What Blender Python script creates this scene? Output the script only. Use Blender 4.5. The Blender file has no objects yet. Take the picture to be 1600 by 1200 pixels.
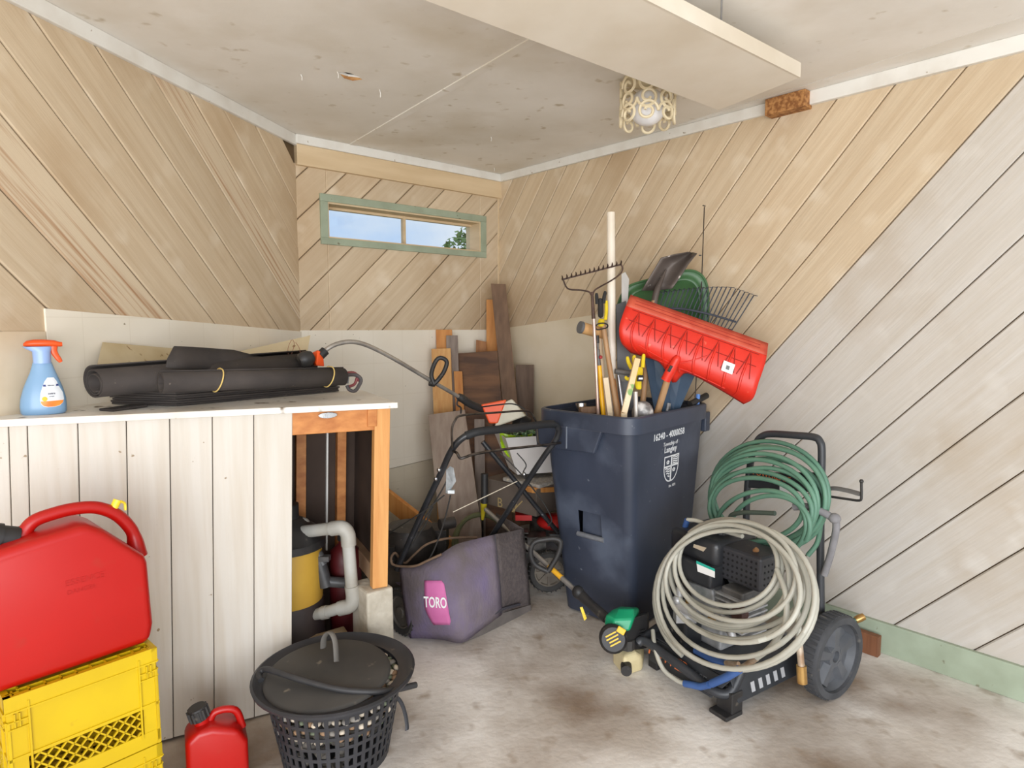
import bpy, bmesh, math, random
from mathutils import Vector, Matrix, geometry
random.seed(7)
V = Vector
scn = bpy.context.scene
col = scn.collection

# ------------------------------------------------------------------ camera
CAMH = 1.42
FPX = 1000.0
PITCH = math.atan(95 / 1000.0)
CAM = V((0, 0, CAMH))
FW = V((0, math.cos(PITCH), -math.sin(PITCH)))
UP = V((0, math.sin(PITCH), math.cos(PITCH)))
cd = bpy.data.cameras.new('camera')
cd.sensor_width = 36.0
cd.lens = 36.0 * FPX / 1600.0
cd.clip_start = 0.02
cam = bpy.data.objects.new('camera', cd)
cam.location = CAM
cam.rotation_euler = (math.pi / 2 - PITCH, 0, 0)
col.objects.link(cam)
scn.camera = cam

# ------------------------------------------------------------------ view
scn.view_settings.view_transform = 'Standard'
scn.view_settings.look = 'None'
scn.view_settings.gamma = 1.0
scn.view_settings.use_curve_mapping = False
scn.view_settings.exposure = 0.0

# ------------------------------------------------------------------ sky
w = bpy.data.worlds.new('sky')
scn.world = w
w.use_nodes = True
nt = w.node_tree
nt.nodes.clear()
wo = nt.nodes.new('ShaderNodeOutputWorld')
bg = nt.nodes.new('ShaderNodeBackground')
bg.inputs['Strength'].default_value = 1.0
tc = nt.nodes.new('ShaderNodeTexCoord')
mp = nt.nodes.new('ShaderNodeMapping')
mp.inputs['Scale'].default_value = (2.2, 2.2, 6)
ns = nt.nodes.new('ShaderNodeTexNoise')
ns.inputs['Scale'].default_value = 1.6
ns.inputs['Detail'].default_value = 5
rp = nt.nodes.new('ShaderNodeValToRGB')
rp.color_ramp.elements[0].position = 0.42
rp.color_ramp.elements[0].color = (0.56, 0.74, 1.0, 1)
rp.color_ramp.elements[1].position = 0.66
rp.color_ramp.elements[1].color = (0.92, 0.96, 1.0, 1)
nt.links.new(tc.outputs['Generated'], mp.inputs['Vector'])
nt.links.new(mp.outputs['Vector'], ns.inputs['Vector'])
nt.links.new(ns.outputs['Fac'], rp.inputs['Fac'])
nt.links.new(rp.outputs['Color'], bg.inputs['Color'])
nt.links.new(bg.outputs['Background'], wo.inputs['Surface'])

# daylight coming in through the wide open doorway behind the camera
def area(name, loc, target, sx, sy, power, color):
    d = bpy.data.lights.new(name, 'AREA')
    d.shape = 'RECTANGLE'
    d.size, d.size_y = sx, sy
    d.energy = power
    d.color = color
    o = bpy.data.objects.new(name, d)
    o.location = loc
    o.rotation_euler = (V(target) - V(loc)).to_track_quat('-Z', 'Y').to_euler()
    col.objects.link(o)
    return o
area('open_doorway_offscreen', (0.4, -2.2, 1.1), (0.4, 4.0, 1.1), 4.4, 2.1, 232, (0.985, 0.99, 1.0))

# ------------------------------------------------------------------ pixel helpers (photograph 1600 x 1200)
def ray(px, py):
    return V(((px - 800) / FPX, 0, 0)) + UP * ((600 - py) / FPX) + FW
def P(px, py, Y):
    d = ray(px, py)
    return CAM + d * (Y / d.y)
def FZ(px, py, z=0.0):
    d = ray(px, py)
    return CAM + d * ((z - CAMH) / d.z)
def PP(px, py, p, n):
    d = ray(px, py)
    return CAM + d * ((V(p) - CAM).dot(n) / d.dot(n))
def pxs(Y):            # metres per photo pixel at depth Y
    return Y / FPX

# ------------------------------------------------------------------ materials
def lin(c):
    r = []
    for x in c[:3]:
        x = x / 255.0
        r.append(x / 12.92 if x <= 0.04045 else ((x + 0.055) / 1.055) ** 2.4)
    return (r[0], r[1], r[2], 1.0)
_mats = {}
def M(name, c1, c2=None, scale=6.0, stretch=(1, 1, 1), rough=0.6, metal=0.0, bump=0.0, bscale=None,
      lo=0.35, hi=0.65, c3=None, s3=2.0, lo3=0.55, hi3=0.7, rnd=0.0, coords='Object', spec=0.5, detail=5.0,
      c4=None, s4=30.0, lo4=0.62, hi4=0.68, world3=True, st3=(1, 1, 1)):
    """colour noise c1/c2 (stretched), patches c3 (large), specks c4, per-object value shift rnd, bump"""
    if name in _mats:
        return _mats[name]
    m = bpy.data.materials.new(name)
    m.use_nodes = True
    t = m.node_tree
    b = t.nodes['Principled BSDF']
    b.inputs['Roughness'].default_value = rough
    b.inputs['Metallic'].default_value = metal
    b.inputs['Specular IOR Level'].default_value = spec
    L = t.links.new
    tcn = t.nodes.new('ShaderNodeTexCoord')
    def noise(sc, st, src, det=detail):
        mpn = t.nodes.new('ShaderNodeMapping')
        mpn.inputs['Scale'].default_value = st
        L(src, mpn.inputs['Vector'])
        n = t.nodes.new('ShaderNodeTexNoise')
        n.inputs['Scale'].default_value = sc
        n.inputs['Detail'].default_value = det
        L(mpn.outputs['Vector'], n.inputs['Vector'])
        return n.outputs['Fac']
    def ramp(fac, a, z):
        mr = t.nodes.new('ShaderNodeMapRange')
        mr.inputs['From Min'].default_value = a
        mr.inputs['From Max'].default_value = z
        L(fac, mr.inputs['Value'])
        return mr.outputs['Result']
    def mix(f, a, c):
        x = t.nodes.new('ShaderNodeMix')
        x.data_type = 'RGBA'
        L(f, x.inputs['Factor'])
        if isinstance(a, tuple): x.inputs['A'].default_value = a
        else: L(a, x.inputs['A'])
        if isinstance(c, tuple): x.inputs['B'].default_value = c
        else: L(c, x.inputs['B'])
        return x.outputs['Result']
    src = tcn.outputs[coords]
    if rnd or coords == 'Object':
        oi = t.nodes.new('ShaderNodeObjectInfo')
        va = t.nodes.new('ShaderNodeVectorMath'); va.operation = 'MULTIPLY_ADD'
        cmb = t.nodes.new('ShaderNodeCombineXYZ')
        L(oi.outputs['Random'], cmb.inputs['X']); L(oi.outputs['Random'], cmb.inputs['Y'])
        va.inputs[1].default_value = (17, 31, 5)
        L(cmb.outputs['Vector'], va.inputs[0]); L(src, va.inputs[2])
        src = va.outputs['Vector']
    cur = lin(c1)
    f0 = None
    if c2 is not None:
        f0 = noise(scale, stretch, src)
        cur = mix(ramp(f0, lo, hi), lin(c1), lin(c2))
    if c3 is not None:
        if world3:
            geo = t.nodes.new('ShaderNodeNewGeometry')
            s3src = geo.outputs['Position']
        else:
            s3src = src
        cur = mix(ramp(noise(s3, st3, s3src), lo3, hi3), cur, lin(c3))
    if c4 is not None:
        cur = mix(ramp(noise(s4, (1, 1, 1), src, 2.0), lo4, hi4), cur, lin(c4))
    if rnd:
        hs = t.nodes.new('ShaderNodeHueSaturation')
        mr = t.nodes.new('ShaderNodeMapRange')
        mr.inputs['To Min'].default_value = 1 - rnd
        mr.inputs['To Max'].default_value = 1 + rnd
        L(oi.outputs['Random'], mr.inputs['Value'])
        L(mr.outputs['Result'], hs.inputs['Value'])
        if isinstance(cur, tuple): hs.inputs['Color'].default_value = cur
        else: L(cur, hs.inputs['Color'])
        cur = hs.outputs['Color']
    if isinstance(cur, tuple): b.inputs['Base Color'].default_value = cur
    else: L(cur, b.inputs['Base Color'])
    if bump:
        bn = t.nodes.new('ShaderNodeBump')
        bn.inputs['Strength'].default_value = bump
        bn.inputs['Distance'].default_value = 0.01
        L(noise(bscale or scale * 3, stretch, src), bn.inputs['Height'])
        L(bn.outputs['Normal'], b.inputs['Normal'])
    _mats[name] = m
    return m

# ------------------------------------------------------------------ objects
def tag(o, label=None, cat=None, group=None, kind=None):
    if label: o['label'] = label
    if cat: o['category'] = cat
    if group: o['group'] = group
    if kind: o['kind'] = kind
    return o
def thing(name, loc, label, cat, group=None):
    o = bpy.data.objects.new(name, None)
    o.empty_display_size = 0.05
    col.objects.link(o)
    o.location = V(loc)
    return tag(o, label, cat, group)
def root_loc(o):
    while o.parent: o = o.parent
    return V(o.location)
def cr(pts, k=6, closed=False):
    """Catmull-Rom through points"""
    pts = [V(p) for p in pts]
    n = len(pts); out = []
    for i in range(n if closed else n - 1):
        p0 = pts[(i - 1) % n] if (closed or i > 0) else pts[0] * 2 - pts[1]
        p1 = pts[i]; p2 = pts[(i + 1) % n]
        p3 = pts[(i + 2) % n] if (closed or i + 2 < n) else p2 * 2 - p1
        for j in range(k):
            t = j / k
            out.append(0.5 * ((2 * p1) + (p2 - p0) * t + (2 * p0 - 5 * p1 + 4 * p2 - p3) * t * t + (3 * p1 - p0 - 3 * p2 + p3) * t ** 3))
    if not closed: out.append(pts[-1])
    return out
def frame(o, ex, ey):
    ex = V(ex).normalized(); ez = ex.cross(V(ey)).normalized(); ey = ez.cross(ex)
    m = Matrix((ex, ey, ez)).transposed().to_4x4()
    m.translation = V(o)
    return m
class MB:
    def __init__(s): s.v = []; s.f = []
    def add(s, vs, fs, m=None):
        k = len(s.v)
        s.v += [(m @ V(p)) if m else V(p) for p in vs]
        s.f += [tuple(i + k for i in f) for f in fs]
        return s
    def box(s, c, d, m=None):
        x, y, z = d[0] / 2, d[1] / 2, d[2] / 2; c = V(c)
        vs = [c + V((a * x, b * y, e * z)) for a in (-1, 1) for b in (-1, 1) for e in (-1, 1)]
        return s.add(vs, [(0, 1, 3, 2), (4, 6, 7, 5), (0, 4, 5, 1), (2, 3, 7, 6), (0, 2, 6, 4), (1, 5, 7, 3)], m)
    def hexa(s, bot, top):
        """two quads, matching order"""
        return s.add(list(bot) + list(top), [(3, 2, 1, 0), (4, 5, 6, 7)] + [(i, (i + 1) % 4, 4 + (i + 1) % 4, 4 + i) for i in range(4)])
    def prism(s, poly, z0, z1, m=None):
        n = len(poly)
        vs = [(p[0], p[1], z0) for p in poly] + [(p[0], p[1], z1) for p in poly]
        return s.add(vs, [tuple(range(n))[::-1], tuple(range(n, 2 * n))] + [(i, (i + 1) % n, n + (i + 1) % n, n + i) for i in range(n)], m)
    def loft(s, rings, caps=True, close=False, m=None):
        n = len(rings[0]); vs = [p for r in rings for p in r]; fs = []
        R_ = len(rings)
        for a in range(R_ if close else R_ - 1):
            b = (a + 1) % R_
            for i in range(n):
                j = (i + 1) % n
                fs.append((a * n + i, a * n + j, b * n + j, b * n + i))
        if caps and not close:
            fs.append(tuple(range(n))[::-1]); fs.append(tuple(range((R_ - 1) * n, R_ * n)))
        return s.add(vs, fs, m)
    def grid(s, rows, m=None):
        n = len(rows[0])
        return s.add([p for r in rows for p in r], [(a * n + i, a * n + i + 1, (a + 1) * n + i + 1, (a + 1) * n + i) for a in range(len(rows) - 1) for i in range(n - 1)], m)
    def tube(s, pts, r, n=10, closed=False, flat=1.0):
        pts = [V(p) for p in pts]; k = len(pts)
        rs = r if isinstance(r, (list, tuple)) else [r] * k
        tg = []
        for i in range(k):
            a = pts[(i - 1) % k] if (closed or i > 0) else pts[i]
            b = pts[(i + 1) % k] if (closed or i < k - 1) else pts[i]
            d = (b - a)
            tg.append(d.normalized() if d.length > 1e-9 else V((0, 0, 1)))
        u = tg[0].orthogonal().normalized(); rings = []
        for i in range(k):
            u = (u - tg[i] * u.dot(tg[i]))
            u = u.normalized() if u.length > 1e-9 else tg[i].orthogonal().normalized()
            v = tg[i].cross(u)
            rings.append([pts[i] + (u * math.cos(2 * math.pi * j / n) + v * math.sin(2 * math.pi * j / n) * flat) * rs[i] for j in range(n)])
        return s.loft(rings, caps=not closed, close=closed)
    def bar(s, a, b, w_, h_, up=(0, 0, 1)):
        a = V(a); b = V(b); d = (b - a); L_ = d.length
        y = V(up).cross(d)
        if y.length < 1e-6: y = V((1, 0, 0)).cross(d)
        return s.box((L_ / 2, 0, 0), (L_, w_, h_), frame(a, d, y))
    def lathe(s, prof, n=20, m=None, caps=True):
        rings = [[V((r * math.cos(2 * math.pi * j / n), r * math.sin(2 * math.pi * j / n), z)) for j in range(n)] for r, z in prof]
        return s.loft(rings, caps=caps, m=m)
    def sphere(s, c, r, n=14, k=8, sc=(1, 1, 1)):
        c = V(c); rings = []
        for i in range(1, k):
            a = math.pi * i / k
            rings.append([c + V((math.sin(a) * math.cos(2 * math.pi * j / n) * sc[0], math.sin(a) * math.sin(2 * math.pi * j / n) * sc[1], -math.cos(a) * sc[2])) * r for j in range(n)])
        return s.loft(rings)
    def build(s, name, mat, parent=None, smooth=False, bev=0.0, solid=0.0, sub=0, seg=2):
        off = root_loc(parent) if parent else V((0, 0, 0))
        me = bpy.data.meshes.new(name)
        me.from_pydata([tuple(p - off) for p in s.v], [], s.f)
        me.update()
        bm = bmesh.new(); bm.from_mesh(me)
        bmesh.ops.recalc_face_normals(bm, faces=bm.faces)
        bm.to_mesh(me); bm.free()
        if mat: me.materials.append(mat)
        o = bpy.data.objects.new(name, me)
        col.objects.link(o)
        if parent: o.parent = parent
        if smooth:
            me.polygons.foreach_set('use_smooth', [True] * len(me.polygons))
            md_angle(o, me)
        if solid:
            x = o.modifiers.new('solid', 'SOLIDIFY'); x.thickness = solid; x.offset = 0
        if bev:
            x = o.modifiers.new('bevel', 'BEVEL'); x.width = bev; x.segments = seg; x.limit_method = 'ANGLE'; x.angle_limit = 0.6
        if sub:
            x = o.modifiers.new('sub', 'SUBSURF'); x.levels = sub; x.render_levels = sub
        return o
def md_angle(o, me, ang=0.75):
    # mark sharp edges so smooth shading keeps hard corners
    bm = bmesh.new(); bm.from_mesh(me)
    for e in bm.edges:
        if len(e.link_faces) == 2 and e.calc_face_angle(0) > ang: e.smooth = False
    bm.to_mesh(me); bm.free()
def text(name, body, size, m, mat, parent, align='CENTER', bold=0.0, shear=0.0, sx=1.0):
    """flat lettering as a mesh; m places the text plane"""
    c = bpy.data.curves.new('t', 'FONT')
    c.body = body; c.size = size; c.align_x = align; c.align_y = 'CENTER'; c.offset = bold; c.shear = shear
    c.extrude = 0.0004; c.resolution_u = 3
    t = bpy.data.objects.new('t', c); col.objects.link(t)
    bpy.context.view_layer.update()
    me = bpy.data.meshes.new_from_object(t)
    bpy.data.objects.remove(t)
    off = root_loc(parent)
    for v in me.vertices:
        v.co = (m @ V((v.co.x * sx, v.co.y, v.co.z))) - off
    me.materials.clear(); me.materials.append(mat)
    me.name = name
    o = bpy.data.objects.new(name, me); col.objects.link(o); o.parent = parent
    return o
# ------------------------------------------------------------------ shell
ZC = 2.448
KC = V((-0.09, 4.608, 0)); LC = V((-1.207, 3.632, 0))
D_L = V((-0.209, -0.978, 0)).normalized(); N_L = V((0.978, -0.209, 0)).normalized()
D_B = (LC - KC).normalized(); N_B = V((-D_B.y, D_B.x, 0))
if N_B.y > 0: N_B = -N_B
D_R = V((0.662, -0.749, 0)).normalized(); N_R = V((-0.749, -0.662, 0)).normalized()
def wmap(o, d, n):
    return lambda s, z, t=0.0: o + d * s + V((0, 0, z)) + n * t
WL, WB, WR = wmap(LC, D_L, N_L), wmap(KC, D_B, N_B), wmap(KC, D_R, N_R)
def sz(px, py, o, d, n, t=0.015):
    p = PP(px, py, o + n * t, n)
    return ((p - o).dot(d), p.z)
def clip(poly, a, b, c):
    """keep a*x+b*y<=c"""
    out = []
    for i in range(len(poly)):
        p, q = poly[i], poly[(i + 1) % len(poly)]
        fp, fq = a * p[0] + b * p[1] - c, a * q[0] + b * q[1] - c
        if fp <= 0: out.append(p)
        if fp * fq < 0:
            t = fp / (fp - fq)
            out.append((p[0] + (q[0] - p[0]) * t, p[1] + (q[1] - p[1]) * t))
    return out
def inset(poly, e):
    n = len(poly); ar = sum(poly[i][0] * poly[(i + 1) % n][1] - poly[(i + 1) % n][0] * poly[i][1] for i in range(n))
    if ar < 0: poly = poly[::-1]
    out = poly
    for i in range(n):
        p, q = poly[i], poly[(i + 1) % n]
        dx, dy = q[0] - p[0], q[1] - p[1]; l = math.hypot(dx, dy)
        if l < 1e-6: continue
        a, b = dy / l, -dx / l          # outward normal for ccw
        out = clip(out, a, b, a * p[0] + b * p[1] - e)
        if len(out) < 3: return []
    return out
def half(p, q, side_pt, shift):
    """half-plane through p,q containing side_pt, pulled in by shift"""
    dx, dy = q[0] - p[0], q[1] - p[1]; l = math.hypot(dx, dy)
    a, b = dy / l, -dx / l
    c = a * p[0] + b * p[1]
    if a * side_pt[0] + b * side_pt[1] > c: a, b, c = -a, -b, -c
    return a, b, c - shift

wood_wall = M('whitewashed_plank', (214, 195, 167), (198, 175, 144), scale=5, stretch=(0.5, 9, 6), rough=0.62, bump=0.12, bscale=14,
              lo=0.3, hi=0.75, c3=(180, 151, 116), s3=1.7, lo3=0.48, hi3=0.78, rnd=0.06, c4=(222, 206, 182), s4=6, lo4=0.58, hi4=0.78)
wood_wall_pale = M('pale_painted_plank', (199, 193, 185), (189, 180, 167), scale=5, stretch=(0.5, 9, 6), rough=0.6, bump=0.1, bscale=14,
              lo=0.3, hi=0.8, c3=(172, 153, 127), s3=1.5, lo3=0.5, hi3=0.76, rnd=0.04, c4=(205, 199, 190), s4=7, lo4=0.58, hi4=0.78)
wood_stain = M('rust_stained_plank', (214, 195, 167), (160, 106, 58), scale=4, stretch=(0.35, 16, 6), rough=0.62, bump=0.12, bscale=14, lo=0.50, hi=0.74)
dark_gap = M('dark_backing', (96, 78, 56), (120, 98, 70), scale=4, rough=0.9)
white_trim = M('white_trim_paint', (232, 230, 224), (214, 208, 198), scale=7, stretch=(1, 1, 1), rough=0.5, lo=0.45, hi=0.8, c4=(140, 120, 95), s4=24, lo4=0.72, hi4=0.76)
green_paint = M('sage_green_paint', (164, 176, 154), (150, 160, 138), scale=9, rough=0.6, c4=(120, 118, 96), s4=30, lo4=0.68, hi4=0.74)
tan_wood = M('cream_pine', (220, 197, 162), (208, 183, 146), scale=2, stretch=(1, 1, 8), rough=0.6, bump=0.1, rnd=0.04)

def tileboard(name, a, b):
    """glazed white hardboard with faint scored squares"""
    m = M(name, a, b, scale=3, rough=0.42, lo=0.35, hi=0.8, c4=(150, 138, 116), s4=40, lo4=0.74, hi4=0.77)
    t = m.node_tree; bs = t.nodes['Principled BSDF']
    uv = t.nodes.new('ShaderNodeTexCoord')
    br = t.nodes.new('ShaderNodeTexBrick')
    br.offset = 0.0
    br.inputs['Scale'].default_value = 1.0
    br.inputs['Brick Width'].default_value = 0.205; br.inputs['Row Height'].default_value = 0.205
    br.inputs['Mortar Size'].default_value = 0.0022; br.inputs['Mortar Smooth'].default_value = 0.6
    br.inputs['Color1'].default_value = (1, 1, 1, 1); br.inputs['Color2'].default_value = (1, 1, 1, 1)
    br.inputs['Mortar'].default_value = (0.93, 0.92, 0.90, 1)
    mx = t.nodes.new('ShaderNodeMix'); mx.data_type = 'RGBA'; mx.blend_type = 'MULTIPLY'; mx.inputs['Factor'].default_value = 1.0
    old = bs.inputs['Base Color'].links[0].from_socket
    t.links.new(uv.outputs['Object'], br.inputs['Vector'])
    t.links.new(old, mx.inputs['A']); t.links.new(br.outputs['Color'], mx.inputs['B'])
    t.links.new(mx.outputs['Result'], bs.inputs['Base Color'])
    return m
tile_white = tileboard('white_tileboard', (243, 236, 221), (234, 224, 205))
tile_grey = tileboard('dull_tileboard', (218, 208, 187), (204, 192, 167))
plain_panel = M('cream_hardboard', (224, 208, 184), (212, 193, 164), scale=5, rough=0.6, c4=(186, 162, 126), s4=14, lo4=0.68, hi4=0.76)

def struct(o): return tag(o, kind='structure')
def local_obj(name, polys, o3, ex, ey, mat, parent, t0, t1, ch):
    """convex pieces given in a 2-D wall frame (ex, ey world axes, origin o3) -> one mesh with its own local frame (x along the piece)"""
    return None
def wall_planks(lines, region, wm, d, n, parent, mat_of, holes=None, t=0.016, gap=0.0022, ch=0.0045):
    """lines: list of ((s,z),(s,z)) sorted; boards between neighbours, clipped to the region polygon"""
    made = []
    for i in range(len(lines) - 1):
        (a0, a1), (b0, b1) = lines[i], lines[i + 1]
        ma = ((a0[0] + a1[0]) / 2, (a0[1] + a1[1]) / 2); mb = ((b0[0] + b1[0]) / 2, (b0[1] + b1[1]) / 2)
        poly = list(region)
        poly = clip(poly, *half(a0, a1, mb, gap)) if len(poly) > 2 else []
        poly = clip(poly, *half(b0, b1, ma, gap)) if len(poly) > 2 else []
        if len(poly) < 3: continue
        pieces = [poly]
        for (s0, s1, z0, z1) in (holes or []):
            nx = []
            for q in pieces:
                for hp in (((1, 0, s0),), ((-1, 0, -s1),), ((-1, 0, -s0), (1, 0, s1), (0, -1, -z1)), ((-1, 0, -s0), (1, 0, s1), (0, 1, z0))):
                    c = q
                    for h in hp:
                        c = clip(c, *h) if len(c) > 2 else []
                    if len(c) > 2: nx.append(c)
            pieces = nx
        dirv = (a1[0] - a0[0], a1[1] - a0[1]); l = math.hypot(*dirv); ux = (dirv[0] / l, dirv[1] / l); uy = (-ux[1], ux[0])
        tt = t + random.uniform(-0.0012, 0.0014)
        vs, fs = [], []
        allp = [p for q in pieces for p in q]
        cx = sum(p[0] for p in allp) / len(allp); cy = sum(p[1] for p in allp) / len(allp)
        for q in pieces:
            area_ = abs(sum(q[k][0] * q[(k + 1) % len(q)][1] - q[(k + 1) % len(q)][0] * q[k][1] for k in range(len(q)))) / 2
            if area_ < 2e-5: continue
            top = inset(q, ch)
            if len(top) != len(q): top = None
            rings = [(q, 0.0), (q, tt - ch), (top, tt)] if top else [(q, 0.0), (q, tt)]
            # order rings consistently (inset makes ccw)
            ar = sum(q[k][0] * q[(k + 1) % len(q)][1] - q[(k + 1) % len(q)][0] * q[k][1] for k in range(len(q)))
            qq = q if ar > 0 else q[::-1]
            k0 = len(vs); m_ = len(qq)
            rr = [(qq, 0.0), (qq, tt - ch)]
            if top:
                # rotate top so that its first vertex is the nearest to qq[0]
                j = min(range(m_), key=lambda k: (top[k][0] - qq[0][0]) ** 2 + (top[k][1] - qq[0][1]) ** 2)
                rr.append((top[j:] + top[:j], tt))
            else:
                rr[1] = (qq, tt)
            for ring, h in rr:
                for p in ring:
                    x, y = p[0] - cx, p[1] - cy
                    vs.append((x * ux[0] + y * ux[1], x * uy[0] + y * uy[1], h))
            for r_ in range(len(rr) - 1):
                for k in range(m_):
                    fs.append((k0 + r_ * m_ + k, k0 + r_ * m_ + (k + 1) % m_, k0 + (r_ + 1) * m_ + (k + 1) % m_, k0 + (r_ + 1) * m_ + k))
            e0 = k0 + (len(rr) - 1) * m_
            fs.append(tuple(range(e0, e0 + m_)))
        if not fs: continue
        me = bpy.data.meshes.new('plank'); me.from_pydata(vs, [], fs); me.update()
        bm = bmesh.new(); bm.from_mesh(me); bmesh.ops.recalc_face_normals(bm, faces=bm.faces); bm.to_mesh(me); bm.free()
        me.materials.append(mat_of(i))
        o = bpy.data.objects.new('plank', me); col.objects.link(o); o.parent = parent
        X = d * ux[0] + V((0, 0, ux[1])); Y_ = d * uy[0] + V((0, 0, uy[1])); Z_ = n
        m4 = Matrix((X, Y_, Z_)).transposed().to_4x4(); m4.translation = wm(cx, cy, 0.0)
        if m4.determinant() < 0:
            for v in me.vertices: v.co.y *= -1
            me.flip_normals()
            m4 = Matrix((X, -Y_, Z_)).transposed().to_4x4(); m4.translation = wm(cx, cy, 0.0)
        o.matrix_local = m4
        made.append(o)
    return made
def slab(wm, s0, s1, z0, z1, t0, t1, mb=None):
    mb = mb or MB()
    return mb.hexa([wm(s0, z0, t0), wm(s1, z0, t0), wm(s1, z1, t0), wm(s0, z1, t0)], [wm(s0, z0, t1), wm(s1, z0, t1), wm(s1, z1, t1), wm(s0, z1, t1)])

# ground outside and floor
ground = MB().box((0, 6, -0.10), (60, 60, 0.1)).build('ground', M('grass_ground', (96, 112, 66), (120, 124, 84), scale=2, rough=0.9))
struct(ground)
concrete = M('stained_concrete', (240, 235, 228), (210, 201, 190), scale=2.6, rough=0.78, bump=0.25, bscale=40, lo=0.35, hi=0.65,
             c3=(122, 98, 74), s3=1.25, lo3=0.43, hi3=0.66, c4=(150, 130, 108), s4=11, lo4=0.58, hi4=0.82, detail=8)
floor = MB()
fl = [WR(5.6, 0, -0.05), WR(-0.05, 0, -0.05), KC, WB(1.55, 0, -0.05), WL(4.6, 0, -0.05), V((-2.3, -1.9, 0)), V((3.9, -1.9, 0))]
floor.add([V((p.x, p.y, 0)) for p in fl] + [V((p.x, p.y, -0.05)) for p in fl], [tuple(range(7)), tuple(range(13, 6, -1))] + [(i, 7 + i, 7 + (i + 1) % 7, (i + 1) % 7) for i in range(7)])
struct(floor.build('floor', concrete))

# ---- left wall: diagonal planks above, sheet panels below
wall_left = struct(slab(WL, -0.05, 4.5, 0, ZC, -0.06, 0.0).build('wall_left', dark_gap))
ang = math.radians(42.6)
perps = [-1.68, -1.515, -1.35, -1.20, -1.055, -0.877, -0.713, -0.55, -0.38, -0.202, -0.027] + [0.138 + 0.166 * k for k in range(17)]
linesL = []
for c in perps:
    s0 = c / math.sin(ang)
    linesL.append(((s0, 0.0), (s0 + 3 * math.cos(ang), 3 * math.sin(ang))))
def matL(i): return wood_stain if i in (3, 8) else wood_wall
wall_planks(linesL, [(0, 1.25), (4.5, 1.25), (4.5, ZC), (0, ZC)], WL, D_L, N_L, wall_left, matL)
a0 = sz(70, 482, LC, D_L, N_L, .02); a1 = (0.0, 1.373)
def wpanel(name, pts, wm, d, n, t0, t1, mat, parent):
    mb = MB(); k = len(pts)
    o3 = wm(pts[0][0], pts[0][1], 0)
    vs = [(p[0] - pts[0][0], p[1] - pts[0][1], t) for t in (t0, t1) for p in pts]
    mb.add(vs, [tuple(range(k)), tuple(range(k, 2 * k))] + [(i, (i + 1) % k, k + (i + 1) % k, k + i) for i in range(k)])
    o = mb.build(name, mat)
    m4 = Matrix((d, V((0, 0, 1)), n)).transposed().to_4x4(); m4.translation = o3
    o.parent = parent; o.matrix_local = m4
    return o
wpanel('sheet_panel', [(0.0, 0.62), (a0[0], 0.62), a0, a1], WL, D_L, N_L, 0.014, 0.022, tile_white, wall_left)
wpanel('sheet_panel', [(a0[0] + 0.004, 0.0), (4.5, 0.0), (4.5, 1.43), (a0[0] + 0.004, 1.393)], WL, D_L, N_L, 0.014, 0.021, plain_panel, wall_left)
wpanel('sheet_panel', [(0.0, 0.0), (a0[0], 0.0), (a0[0], 0.615), (0.0, 0.615)], WL, D_L, N_L, 0.012, 0.018, tile_grey, wall_left)

# ---- back wall with the window
W_S0, W_S1, W_Z0, W_Z1 = 0.140, 1.345, 1.870, 2.153
o_s0, o_s1, o_z0, o_z1 = W_S0 + .045, W_S1 - .045, W_Z0 + .038, W_Z1 - .042
SB = (LC - KC).length
wb = MB()
for (s0, s1, z0, z1) in ((-0.05, SB + .05, 0, o_z0), (-0.05, SB + .05, o_z1, ZC), (-0.05, o_s0, o_z0, o_z1), (o_s1, SB + .05, o_z0, o_z1)):
    slab(WB, s0, s1, z0, z1, -0.05, 0.0, wb)
wall_back = struct(wb.build('wall_back', dark_gap))
angb = math.radians(44)
linesB = []
for k in range(-3, 14):
    c = (1.187 + 0.163 * k) / math.sin(angb) * 0.9877
    linesB.append(((c - 3 * math.cos(angb), 3 * math.sin(angb)), (c, 0.0)))
wall_planks(linesB, [(0, 1.25), (SB, 1.25), (SB, 2.30), (0, 2.30)], WB, D_B, N_B, wall_back, lambda i: wood_wall, holes=[(o_s0, o_s1, o_z0, o_z1)])
wpanel('sheet_panel', [(0.0, 0.56), (SB, 0.47), (SB, 1.380), (0.0, 1.374)], WB, D_B, N_B, 0.014, 0.022, tile_white, wall_back)
wpanel('sheet_panel', [(0.0, 0.0), (SB, 0.0), (SB, 0.466), (0.0, 0.556)], WB, D_B, N_B, 0.012, 0.017, tile_grey, wall_back)
struct(slab(WB, 0.0, SB - .005, 2.287, 2.398, 0.0, 0.042).build('trim_4', tan_wood, bev=0.003))

# window
win = bpy.data.objects.new('window_1', None); col.objects.link(win); win.location = WB((W_S0 + W_S1) / 2, W_Z0, 0); struct(win)
for (s0, s1, z0, z1) in ((W_S0, W_S1, o_z1, W_Z1), (W_S0, W_S1, W_Z0, o_z0), (W_S0, o_s0, o_z0, o_z1), (o_s1, W_S1, o_z0, o_z1)):
    slab(WB, s0, s1, z0, z1, 0.012, 0.030).build('casing', green_paint, win, bev=0.002)
for (s0, s1, z0, z1) in ((o_s0, o_s1, o_z1 - .010, o_z1), (o_s0, o_s1, o_z0, o_z0 + .008), (o_s0, o_s0 + .010, o_z0 + .008, o_z1 - .010), (o_s1 - .008, o_s1, o_z0 + .008, o_z1 - .010)):
    slab(WB, s0, s1, z0, z1, -0.13, 0.022).build('jamb', tan_wood, win)
midw = sz(631, 360, KC, D_B, N_B, -0.08)[0]
for (s0, s1) in ((midw - .009, midw + .009),):
    slab(WB, s0, s1, o_z0 + .008, o_z1 - .010, -0.10, -0.07).build('mullion', tan_wood, win)
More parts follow.
